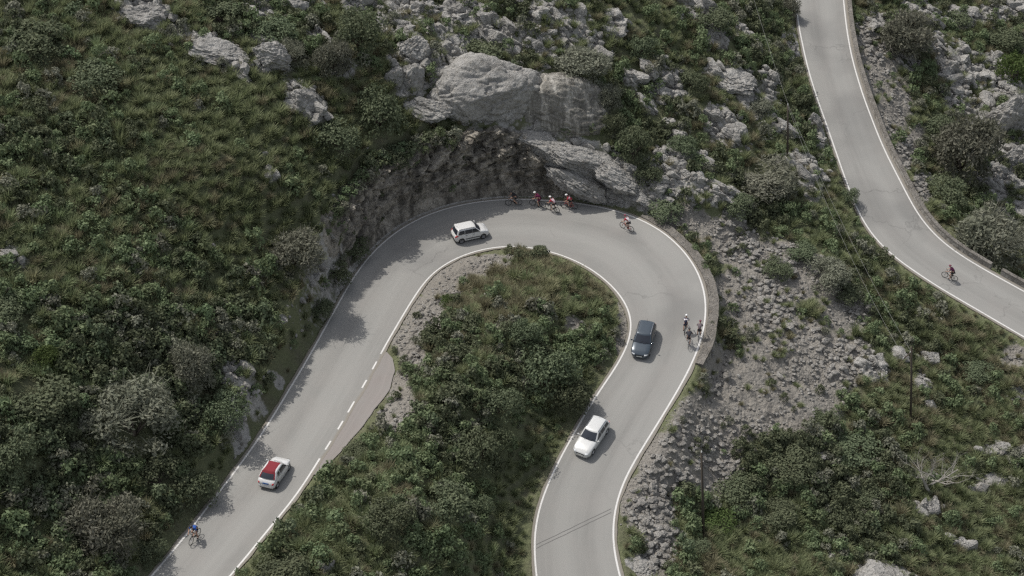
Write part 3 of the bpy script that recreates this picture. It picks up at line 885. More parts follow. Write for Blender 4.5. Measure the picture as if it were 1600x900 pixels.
BOULD = [ # u, v, width px, height px, tilt about the view (deg), depth ratio, label
 (752,147,158,112,-12,0.66,'great domed pale grey boulder, biggest rock above the cliff'),
 (876,168,142,88,14,0.6,'broad boulder with pale drip streaks beside the great domed one'),
 (643,77,48,38,0,0.8,'rounded boulder topping the stacked pile above the cliff'),
 (619,124,30,46,4,0.8,'upright narrow boulder under the rounded one, outer of the pair'),
 (647,122,36,54,-4,0.9,'upright wide boulder under the rounded one, next to the great dome'),
 (668,172,70,40,14,0.6,'sloping rock shelf below the stacked boulders'),
 (858,232,110,44,20,0.6,'first bedding slab stepping down the ridge to the bend'),
 (918,254,110,44,24,0.6,'second bedding slab down the ridge to the bend'),
 (967,281,92,40,28,0.6,'third bedding slab, at the low end of the ridge'),
 (1006,306,60,28,26,0.7,'small tail slab where the ridge meets the verge'),
 (905,284,96,36,26,0.6,'shaded slab overhanging the cyclists under the cliff'),
 (960,305,70,28,22,0.7,'low shaded slab at the verge behind the red cyclists'),
 (340,84,86,40,20,0.7,'long pale outcrop boulder, isolated at the top of the scrub'),
 (425,90,60,44,35,0.7,'tilted pale boulder amid grey bushes on the high slope'),
 (470,160,48,36,20,0.8,'lowest pale boulder of the high outcrop'),
 (226,24,70,40,10,0.7,'pale crag at the very top of the scrub slope'),
 (430,275,22,18,0,0.9,'lone small pale rock in the middle of the scrub'),
 (1148,128,70,36,15,0.7,'pale slab outcrop in the middle of the rocky slope'),
 (1040,128,30,28,0,0.9,'square boulder on the slope past the streaked boulder'),
 (1272,190,22,30,-10,0.8,'pale roadside boulder jutting at the edge of the upper road'),
 (1572,190,70,76,40,0.5,'huge smooth pale rock slab above the stream bed'),
 (1598,250,60,70,50,0.5,'smooth stream bed slab at the gully bottom'),
 (1480,108,36,30,0,0.9,'broken pale boulder behind the grey gully bush'),
 (1002,889,54,22,0,0.9,'flat boulder lying on the verge of the lower road'),
 (1375,922,120,70,6,0.8,'big pale boulder poking in at the bottom of the slope'),
 (1555,752,34,24,0,0.9,'bright pale boulder alone on the lower slope'),
 (1363,564,20,22,-35,0.9,'leaning block at the edge of the scree'),
 (1412,560,22,16,0,0.9,'flat grey rock just below the crossarm pole top'),
 (1438,602,24,20,0,0.9,'pale rock beside the foot of the crossarm pole'),
 (1453,634,16,26,-30,0.9,'split pale rock downhill of the crossarm pole'),
 (1282,712,22,14,0,0.9,'small pale rock in the dark scrub below the scree'),
 (382,575,26,16,10,0.9,'pale rock on the lip of the cut bank'),
 (440,500,20,16,0,0.9,'small rock high on the cut bank'),
]
ROCK_BLOCK = []
for k_, (u, v, w_, h_, th, dr, lab) in enumerate(BOULD):
    big = w_ > 100
    P, F = rock_shape(6 if big else 5 if w_ > 44 else 4, 100 + k_, 9 if big else 16, (0.05 if k_ < 2 else 0.09) if big else 0.13, (0.82 if k_ < 2 else .66) if big else 0.6, 0.99, 0.055 if big else 0.07)
    c, s = placed_center(u, v, h_)
    c, s = placed_center(u, v, h_, w_ / 2 / s * dr * ((0.5 if k_ < 2 else 0.7) if big else 0.35) - (1.6 if 'slab' in lab and 'bedding' in lab or 'overhanging' in lab else 0))
    rx = w_ / 2 / s * 1.04; hz = h_ / 2 / s
    ry = rx * dr
    el = PITCH + math.atan((v - 450) / FPX)
    rz = math.sqrt(max((hz ** 2 - (ry * math.sin(el)) ** 2) / math.cos(el) ** 2, (0.35 * rx) ** 2, 0.06))
    Q = P * np.array([rx, ry, rz]) * 1.06
    a = math.radians(-th) ; ca, sa = math.cos(a), math.sin(a)
    Q = np.stack([Q[:, 0] * ca + Q[:, 2] * sa * -1, Q[:, 1], Q[:, 0] * sa + Q[:, 2] * ca], -1)
    o = link('boulder', mesh_np('boulder', Q, [F], k_ < 2), M_DRIP if k_ == 1 else M_ROCK)
    o.location = c; tag(o, lab, 'boulder', 'limestone boulders on the slopes')
    ROCK_BLOCK.append((c[0], c[1], rx * 0.85, ry * 0.9))

def rot_z(a): c, s = math.cos(a), math.sin(a); return np.array([[c, -s, 0], [s, c, 0], [0, 0, 1]])
STRATA = math.atan2(-0.60, 0.80)
RTEMP = [rock_shape(4, 300 + i, 11, 0.09, 0.42, 0.92, 0.09) for i in range(9)]
RT_ME = []
for P, F in RTEMP:
    me = mesh_np('limestone_rock', P, [F], False); me.materials.append(M_ROCK); RT_ME.append(me)
RTS = [rock_shape(2, 330 + i, 8, 0.05, 0.42, 0.92) for i in range(6)]

def grid_cand(sp, seed, x0=-60, x1=76, y0=-46, y1=82):
    r = np.random.default_rng(seed)
    X, Y = np.meshgrid(np.arange(x0, x1, sp), np.arange(y0, y1, sp))
    X = X.ravel() + r.uniform(-.5, .5, X.size) * sp; Y = Y.ravel() + r.uniform(-.5, .5, Y.size) * sp
    Z = samp(IH, X, Y)
    u, v, dep = proj(np.stack([X, Y, Z], -1))
    ok = (u > -110) & (u < 1710) & (v > -130) & (v < 1010)
    return X[ok], Y[ok], Z[ok], u[ok], v[ok], dep[ok], r
def blocked(X, Y, pad=1.0):
    b = np.zeros(len(X), bool)
    for x, y, rx, ry in ROCK_BLOCK: b |= ((X - x) / rx) ** 2 + ((Y - y) / ry) ** 2 < pad
    return b

X, Y, Z, u, v, dep, r = grid_cand(0.68, 21)
rk, dd = samp(IR, X, Y), samp(ID, X, Y)
keep = (r.uniform(size=len(X)) < rk * 0.95 + 0.008) & (dd > 0.9)
keep &= ~((u > 520) & (u < 960) & (dd < 2.3) & (v < 440))
X, Y, Z, u, v, dep, rk, dd = [a[keep] for a in (X, Y, Z, u, v, dep, rk, dd)]
S_ = 0.18 + 0.95 * r.uniform(size=len(X)) ** 2.6 * np.clip(rk + 0.25, 0, 1)
S_ = np.minimum(S_, 0.25 + dd * 0.35)
inframe = (u > 5) & (u < 1595) & (v > 5) & (v < 895) & ~blocked(X, Y, 0.8)
score = S_ / dep * inframe
order = np.argsort(-score)
NI = 250
rockcount = 0
stuffV, stuffF, nacc = [], [], 0
for rank, i in enumerate(order):
    k = i % 9
    sc3 = np.array([S_[i] * r.uniform(1.0, 1.6), S_[i] * r.uniform(0.6, 1.0), S_[i] * r.uniform(0.5, 0.95)])
    ang = STRATA + r.normal() * 0.35
    if rank < NI and score[i] > 0:
        o = link('limestone_rock', RT_ME[k])
        o.location = (X[i], Y[i], Z[i] + sc3[2] * 0.15); o.scale = sc3; o.rotation_euler = (r.normal() * .2, r.normal() * .25 + 0.2, ang)
        wh = where(u[i], v[i])
        sz = 'large' if S_[i] > 1.05 else 'medium' if S_[i] > 0.7 else 'small'
        shp = 'slabby' if sc3[0] > 1.7 * sc3[1] else 'blocky'
        tag(o, f'{sz} {shp} grey limestone rock {wh}', 'rock', f'limestone rocks {wh}')
    else:
        P, F = RTS[i % 6]
        stuffV.append((P * sc3) @ rot_z(ang).T + np.array([X[i], Y[i], Z[i] + sc3[2] * 0.1])); stuffF.append(F + nacc); nacc += len(P)
# loose stones of the scree
X, Y, Z, u, v, dep, r = grid_cand(0.27, 22)
scw, rk, dd = samp(IS, X, Y), samp(IR, X, Y), samp(ID, X, Y)
coarse = np.clip(fbm(p3(X, Y, 2.0, 0.22), 3) + 0.5, 0, 1) ** 1.3
low_left = smooth(1180, 1020, u) * smooth(600, 680, v)
keep = (r.uniform(size=len(X)) < np.maximum(scw * (0.18 + 0.55 * coarse + 0.25 * low_left), rk * 0.22)) & (dd > 0.25)
X, Y, Z, u, v, coarse, low_left, dd = [a[keep] for a in (X, Y, Z, u, v, coarse, low_left, dd)]
S_ = 0.05 + (0.13 + 0.30 * np.maximum(coarse, low_left)) * r.uniform(size=len(X)) ** 1.6
S_ *= np.where(u < 1000, 0.7, 1.0)
S_ = np.where(r.uniform(size=len(X)) < 0.012, S_ * 2.0, S_)
S_ = np.minimum(S_, np.maximum(dd * 0.3, 0.05))
T1 = [rock_shape(1, 360 + i, 8, 0.10, 0.6, 0.95) for i in range(8)]
def merge_inst(temps, which, M3, T):
    """temps: list of (V, F); M3 (n,3,3); T (n,3)"""
    Vs, Fs, acc = [], [], 0
    for k, (P, F) in enumerate(temps):
        m = which == k
        if not m.any(): continue
        V = np.einsum('nij,vj->nvi', M3[m], P) + T[m][:, None]
        n_, nv = V.shape[:2]
        Fs.append((F[None] + (np.arange(n_) * nv)[:, None, None]).reshape(-1, F.shape[1]) + acc)
        Vs.append(V.reshape(-1, 3)); acc += n_ * nv
    return np.concatenate(Vs), np.concatenate(Fs)
def rots(a):
    c, s = np.cos(a), np.sin(a); z = np.zeros_like(c); o = np.ones_like(c)
    return np.stack([np.stack([c, -s, z], -1), np.stack([s, c, z], -1), np.stack([z, z, o], -1)], -2)
M3 = rots(r.uniform(0, 2 * PI, len(X))) * S_[:, None, None]
M3 = M3 * np.stack([r.uniform(.8, 1.4, len(X)), r.uniform(.7, 1.1, len(X)), r.uniform(.45, .9, len(X))], -1)[:, None, :]
V1, F1 = merge_inst(T1, r.integers(0, 8, len(X)), M3, np.stack([X, Y, Z + S_ * 0.28], -1))
print('scree stones', len(X), 'rock stuff', len(stuffV))
X, Y, Z, u, v, dep, r2 = grid_cand(0.38, 27)
rk, dd = samp(IR, X, Y), samp(ID, X, Y)
keep = (r2.uniform(size=len(X)) < (rk - .15) * 0.8) & (dd > 2.3) & ~blocked(X, Y, .8)
X, Y, Z, rk = [a[keep] for a in (X, Y, Z, rk)]
Sx_ = 0.12 + 0.42 * r2.uniform(size=len(X)) ** 1.8
M3 = rots(STRATA + r2.normal(size=len(X)) * .5) * Sx_[:, None, None] * np.stack([r2.uniform(.9, 1.6, len(X)), r2.uniform(.6, 1.1, len(X)), r2.uniform(.5, 1.0, len(X))], -1)[:, None, :]
Vx, Fx = merge_inst([(P_, F_) for P_, F_ in RTS], r2.integers(0, 6, len(X)), M3, np.stack([X, Y, Z + Sx_ * .1], -1))
stuffV.append(Vx); stuffF.append(Fx + nacc); nacc += len(Vx)
tag(link('scree_rubble', mesh_np('scree_rubble', V1, [F1], False), M_STONE), 'loose grey stones covering the scree and the dirt verges', 'rubble', kind='stuff')
tag(link('rock_debris', mesh_np('rock_debris', np.concatenate(stuffV), [np.concatenate(stuffF)], False), M_ROCK), 'small broken limestone lying among the outcrops', 'rock debris', kind='stuff')

# ------------------------------------------------------------------ the cliff above the bend, a strip with its own relief
sel = np.where((h_out > 2.6) & (uo > 535) & (uo < 985))[0]
s0, s1 = sel[0], sel[-1]
Pe = E_out[s0:s1 + 1]; Ne = N_out[s0:s1 + 1]; he = h_out[s0:s1 + 1]
Pe = np.repeat(Pe, 2, 0)[:-1].copy(); Pe[1::2] = (Pe[0:-1:2] + Pe[2::2]) / 2
Ne = np.repeat(Ne, 2, 0)[:-1]; he = np.repeat(he, 2)[:-1]
na = len(Pe); nb = 64
tt = np.linspace(0, 1, nb)
offs = np.interp(tt, [0, .1, .75, .88, 1], [0.30, 0.55, 1.85, 2.6, 3.6])
G = np.zeros((na, nb, 3))
for j in range(nb):
    q = Pe[:, :2] + Ne * offs[j]
    hz = samp(IH, q[:, 0], q[:, 1])
    top = samp(IH, *(Pe[:, :2] + Ne * 3.2).T) + 0.05
    rise = Pe[:, 2] - 0.15 + (top - Pe[:, 2] + 0.15) * min(1.0, tt[j] / 0.80) ** 0.95
    G[:, j, :2] = q
    G[:, j, 2] = rise if tt[j] <= 0.80 else rise * (1 - (tt[j] - .8) / .2) + (hz - 0.5) * ((tt[j] - .8) / .2)
al = np.arange(na) * 0.2
flat = G.reshape(-1, 3)
AL = np.repeat(al, nb); TT = np.tile(tt, na); HZ = flat[:, 2]
a_ = AL * 0.94 + HZ * 0.35; b_ = -AL * 0.35 + HZ * 0.94
n1 = ridged(np.stack([a_ * 0.22, b_ * 0.55, 0 * a_], -1), 5) - 0.55
f1, g, idc = cells(np.stack([a_ * 0.32 + 0.3 * fbm(flat * 0.7, 2), b_ * 0.62, flat[:, 1] * 0.1], -1), 4)
f1b, gb, idb = cells(np.stack([a_ * 0.9 + 0.4 * fbm(flat * 1.1, 2), b_ * 1.7, flat[:, 1] * 0.2], -1), 14)
disp = n1 * 1.8 + (idc - 0.5) * 1.0 * smooth(0.0, 0.1, g) - (1 - smooth(0.0, 0.09, g)) * 0.3 + (idb - .5) * 0.55 * smooth(0, .08, gb) + (ridged(flat * 1.3, 4) - .55) * 0.7
env = smooth(0.0, 0.22, TT) * (1 - smooth(0.86, 1.0, TT)) * smooth(0, 9, AL) * (1 - smooth(al[-1] - 6, al[-1], AL))
disp = np.clip(disp, -1.2, 1.35) * env * np.clip(offs[np.tile(np.arange(nb), na)] * 0.8, 0.2, 1.0)
NN = np.repeat(Ne, nb, 0)
tap = smooth(0.0, 11.0, AL) * smooth(0.0, 7.0, al[-1] - AL)
flat[:, 2] = flat[:, 2] * tap + (np.minimum(samp(IH, flat[:, 0], flat[:, 1]), flat[:, 2]) - 0.5) * (1 - tap)
flat[:, 0] -= NN[:, 0] * disp; flat[:, 1] -= NN[:, 1] * disp; flat[:, 2] += disp * 0.35
idx = np.arange(na * nb).reshape(na, nb)
Q = np.stack([idx[:-1, :-1], idx[1:, :-1], idx[1:, 1:], idx[:-1, 1:]], -1).reshape(-1, 4)
tag(link('rock_cliff', mesh_np('rock_cliff', flat, [Q], False), M_CLIFF), 'tall shaded limestone cliff cut above the outer edge of the hairpin bend', 'cliff')

# ------------------------------------------------------------------ walls
def edge_between(P, u_, v_, pa, pb):
    a = np.argmin((u_ - pa[0]) ** 2 + (v_ - pa[1]) ** 2); b = np.argmin((u_ - pb[0]) ** 2 + (v_ - pb[1]) ** 2)
    return min(a, b), max(a, b) + 1
def wall_strip(P, N, offs, zs, name, mat, parent=None, jit=0.03, seed=1, smooth_shade=False):
    """closed section swept along a kerb line: offsets from the line and heights over it"""
    m = len(offs); n_ = len(P)
    G = np.zeros((n_, m, 3))
    for j in range(m):
        G[:, j, :2] = P[:, :2] + N * np.asarray(offs[j])[..., None] if np.ndim(offs[j]) else P[:, :2] + N * offs[j]
        G[:, j, 2] = P[:, 2] + zs[j]
    fl = G.reshape(-1, 3); fl += jit * np.stack([fbm(fl * 2.1 + seed, 2), fbm(fl * 2.1 + seed + 7, 2), fbm(fl * 2.1 + seed + 13, 2)], -1)
    mb = MB(); F = []
    for i in range(n_ - 1):
        for j in range(m):
            k = (j + 1) % m
            F.append((i * m + j, i * m + k, (i + 1) * m + k, (i + 1) * m + j))
    F.append(tuple(range(m))); F.append(tuple(range((n_ - 1) * m, n_ * m))[::-1])
    mb.add(fl, F)
    return mb.build(name, mat, parent, smooth_shade)
i0, i1 = edge_between(L_out, uo, vo, (1000, 341), (1084, 566))
Pw, Nw = E_out[i0:i1], N_out[i0:i1]
rt = thing('retaining_wall', 'long curved retaining wall with a flat concrete top round the outside of the bend', 'wall', Pw[len(Pw) // 2])
bpy.context.view_layer.update()
def keep_world(o, parent):
    o.parent = parent; o.matrix_parent_inverse = Matrix.Translation(-Vector(parent.location)); return o
grow = np.interp(np.linspace(0, 1, len(Pw)), [0, .12, .9, 1], [0.45, 0.95, 0.95, 0.75])
keep_world(wall_strip(Pw, Nw, [0.02 + 0 * grow, 0.02 + 0 * grow, grow, grow], [-0.4, 0.11, 0.13, -0.22], 'coping', M_CONC, jit=0.05), rt)
keep_world(wall_strip(Pw, Nw, [0.05 + 0 * grow, 0.05 + 0 * grow, grow - 0.05, grow + 0.25], [-3.4, -0.25, -0.25, -3.6], 'stone_face', M_WALL, jit=0.10), rt)
i0, i1 = edge_between(L_fr, ufr, vfr, (1316, -10), (1640, 476))
jn = np.argmin((ufr - 1555) ** 2 + (vfr - 430) ** 2)
for a, b, lab in ((i0, jn - 1, 'long low stone guard wall along the outer edge of the upper road'), (jn + 1, i1, 'short end section of the stone guard wall past the joint')):
    Pw, Nw = E_fr[a:b], N_fr[a:b]
    g_ = thing('guard_wall', lab, 'wall', Pw[len(Pw) // 2], 0, 'stone guard walls of the upper road')
    hh = 0.55
    keep_world(wall_strip(Pw, Nw, [0.0, 0.0, 0.36, 0.45], [-0.5, hh, hh, -2.6], 'stone_base', M_WALL, jit=0.09, seed=3), g_)
    keep_world(wall_strip(Pw, Nw, [-0.03, -0.03, 0.40, 0.40], [hh + .01, hh + .12, hh + .12, hh + .01], 'coping', M_CONC, jit=0.03, seed=5), g_)

# ------------------------------------------------------------------ poles and wires
def pole(u, vb, vt, lab, arm=False, tilt=0.0):
    g = hit1(u, vb); s = FPX / ((g - CAM) @ FWD)
    el = PITCH + math.atan(((vb + vt) / 2 - 450) / FPX)
    Hh = (vb - vt) / s / math.cos(el)
    lean = 0.0
    for _ in range(6):
        pu = proj(np.array([g + np.array([lean, 0, Hh])]))[0][0]; lean += (u + tilt - pu) / s
    t = thing('utility_pole', lab, 'pole', g, 0, 'wooden wire poles')
    m = MB(); m.tube([(0, 0, -0.6), (lean * .5, 0, Hh * .5), (lean, 0, Hh)], [0.125, 0.105, 0.085], 10); m.build('post', M_POLE, t, True)
    if arm:
        d = np.array([0.75, 0.66, 0]);
        m = MB(); c = np.array([lean, 0, Hh - 0.7]); m.tube([c - d * 1.15 + [0, 0, -.25], c + d * 0.35 + [0, 0, .05]], 0.06, 6); m.build('crossarm', M_POLE, t)
        for q in (-1.0, 0.0):
            m = MB(); p = c + d * q + np.array([0, 0, .02 - .2 * abs(q)]); m.lathe([(0.0, 0), (.05, 0), (.035, .06), (.06, .1), (.03, .2), (0, .2)], p, (0, 0, 1), 8); m.build('insulator', M_CERAM, t)
    else:
        m = MB(); m.lathe([(0.0, 0), (.05, 0), (.035, .06), (.06, .1), (.03, .18), (0, .18)], (lean, 0, Hh), (0, 0, 1), 8); m.build('insulator', M_CERAM, t)
    return np.array(g) + np.array([lean, 0, Hh])
T1_ = pole(1424, 657, 545, 'dark utility pole with a tilted crossarm on the green slope', True)
T2_ = pole(1100, 836, 710, 'bare dark pole beside the lower scree, without crossarm', False, -4)
T3_ = pole(1231, 250, 165, 'slim dark pole on the rocky slope between the two roads', False)
T4_ = pole(1150, -30, -105, 'dark pole higher up the slope carrying the wires on', True)
def wire(a, b, sag, lab):
    t = np.linspace(0, 1, 40)[:, None]
    P = a * (1 - t) + b * t; P[:, 2] -= sag * 4 * (t * (1 - t))[:, 0]
    m = MB(); m.tube(P - P[0], 0.010, 5)
    o = m.build('overhead_wire', M_WIRE); o.location = P[0]
    tag(o, lab, 'wire', 'overhead wires between the poles')
dd_ = np.array([0.75, 0.66, 0.0])
wire(T1_ + dd_ * 0.0 + [0, 0, -.45], T3_ + [0, 0, .12], 0.9, 'pale wire from the crossarm pole up to the slim pole, upper strand')
wire(T1_ - dd_ * 1.0 + [0, 0, -.65], T3_ + [-.05, 0, .0], 1.3, 'pale wire from the end of the crossarm to the slim pole, lower strand')
wire(T3_ + [0, 0, .12], T4_ + [0, 0, -.45], 0.5, 'pale wire running from the slim pole on up the slope')

# ------------------------------------------------------------------ plants: templates
def tussock(seed, nb=64, R=1.0, H=0.95):
    r = np.random.default_rng(seed)
    ph = r.uniform(0, 2 * PI, nb); rr = 0.22 * R * np.sqrt(r.uniform(size=nb))
    k = r.uniform(0.15, 0.88, nb); L = r.uniform(0.65, 1.1, nb)
    dirv = np.stack([np.cos(ph), np.sin(ph)], -1)
    b0 = np.stack([np.cos(ph + r.normal(size=nb) * .8), np.sin(ph + r.normal(size=nb) * .8)], -1) * rr[:, None]
    V = []; wv = np.stack([-dirv[:, 1], dirv[:, 0]], -1)
    wd = r.uniform(0.013, 0.028, nb)
    for t, ww in ((0, 1.0), (0.55, 0.9), (1.0, 0.15)):
        h = H * L * (t - 0.42 * t * t * k)
        d = b0 + dirv * (R * L * k * t ** 1.5)[:, None]
        for sgn in (-1, 1):
            q = d + wv * (wd * ww * sgn)[:, None]
            V.append(np.stack([q[:, 0], q[:, 1], h - 0.06], -1))
    V = np.stack(V, 1)          # nb,6,3
    F = np.concatenate([np.array([[0, 1, 3, 2], [2, 3, 5, 4]]) + 6 * i for i in range(nb)])
    tint = np.repeat(np.clip(r.beta(1.3, 2.2, nb), 0, 1), 6)
    return V.reshape(-1, 3), F, tint
def leaf_quads(C_, N_, size, r, elong=1.5):
    n_ = len(C_)
    up = r.normal(size=(n_, 3)); N_ = N_ + r.normal(size=(n_, 3)) * 0.6
    N_ /= np.linalg.norm(N_, axis=1)[:, None] + 1e-9
    a = np.cross(N_, up); a /= np.linalg.norm(a, axis=1)[:, None] + 1e-9
    b = np.cross(N_, a)
    s = size * r.uniform(0.6, 1.35, n_)[:, None]
    V = np.stack([C_ - a * s * elong * .5, C_ - b * s * .42, C_ + a * s * elong * .5, C_ + b * s * .42], 1)
    return V.reshape(-1, 3), np.arange(n_ * 4).reshape(-1, 4)
def bush(seed, nl=900, lobes=9, leaf=0.13, height=0.85, twig=0, elong=1.5, spread=0.62, fill=0.25):
    """crown of leaf faces over uneven lobes, radius about 1, standing on z = 0"""
    r = np.random.default_rng(seed)
    th = r.uniform(0, 2 * PI, lobes); rad = spread * np.sqrt(r.uniform(0.02, 1, lobes))
    cz = height * (0.42 + 0.62 * (1 - rad ** 2) * r.uniform(0.65, 1.0, lobes)); cz *= r.uniform(0.8, 1.1, lobes)
    Cc = np.stack([rad * np.cos(th), rad * np.sin(th), cz], -1)
    lr = r.uniform(0.26, 0.46, lobes)
    # low skirt lobes close the crown to the ground
    k = 6; tk = np.arange(k) * 2 * PI / k + r.uniform(0, 1)
    Cc = np.concatenate([Cc, np.stack([.6 * np.cos(tk), .6 * np.sin(tk), np.full(k, .22 * height) * r.uniform(.6, 1.3, k)], -1)])
    lr = np.concatenate([lr, r.uniform(.22, .36, k)])
    wgt = lr ** 2; wgt /= wgt.sum()
    li = r.choice(len(lr), nl, p=wgt)
    D_ = r.normal(size=(nl, 3)); D_[:, 2] = np.where(D_[:, 2] < -0.3, -D_[:, 2], D_[:, 2]); D_ /= np.linalg.norm(D_, axis=1)[:, None]
    rr = np.where(r.uniform(size=nl) < fill, r.uniform(0.3, 0.9, nl), r.normal(1.0, 0.10, nl))
    P = Cc[li] + D_ * (lr[li] * rr)[:, None]
    nz = fbm(P * 3.2 + seed, 3)
    kp = (nz > -0.22) & (P[:, 2] > 0.0)
    P, D_, li = P[kp], D_[kp], li[kp]
    V, F = leaf_quads(P, D_, leaf, r, elong)
    tint = np.repeat(np.clip(0.35 + 0.9 * nz[kp] + r.normal(size=len(P)) * 0.2 + (r.uniform(size=len(lr))[li] - .5) * .35, 0, 1), 4)
    if twig:
        ti = r.choice(len(lr), twig, p=wgt)
        d = r.normal(size=(twig, 3)); d[:, 2] = np.abs(d[:, 2]) + .3; d /= np.linalg.norm(d, axis=1)[:, None]
        a = Cc[ti] + d * (lr[ti] * .55)[:, None]; L = r.uniform(.22, .5, twig)[:, None] * lr[ti][:, None] * 1.9
        s = np.cross(d, r.normal(size=(twig, 3))); s /= np.linalg.norm(s, axis=1)[:, None]
        s = s * r.uniform(.006, .013, twig)[:, None]
        d2 = d + r.normal(size=(twig, 3)) * .25
        W_ = np.stack([a - s, a + s, a + d2 * L + s * .2, a + d2 * L - s * .2], 1).reshape(-1, 3)
        F = np.concatenate([F, np.arange(twig * 4).reshape(-1, 4) + len(V)]); V = np.concatenate([V, W_])
        tint = np.concatenate([tint, np.repeat(r.uniform(0.3, 1.0, twig), 4)])
    return V, F, tint, Cc, lr

TU = [tussock(40 + i, 150, R=1.0, H=r_) for i, r_ in enumerate((.95, 1.1, .85, 1.0, .75, 1.2))]
SH = [bush(60 + i, 330, 6, 0.17, h_, twig=24, spread=.5) for i, h_ in enumerate((.8, .95, .75, 1.1, .9, .85))]
def to_me(name, V, F, tint, mat):
    me = mesh_np(name, V, [F], False, {'tint': tint}); me.materials.append(mat); return me
TU_ME = {(m_, k): to_me('grass_tussock', *TU[k], M_) for m_, M_ in (('green', M_TUSS), ('straw', M_STRAW)) for k in range(6)}
SH_ME = {(m_, k): to_me('low_shrub', *SH[k][:3], M_) for m_, M_ in (('green', M_SHRUB), ('dark', M_DARK), ('grey', M_GREY)) for k in range(6)}

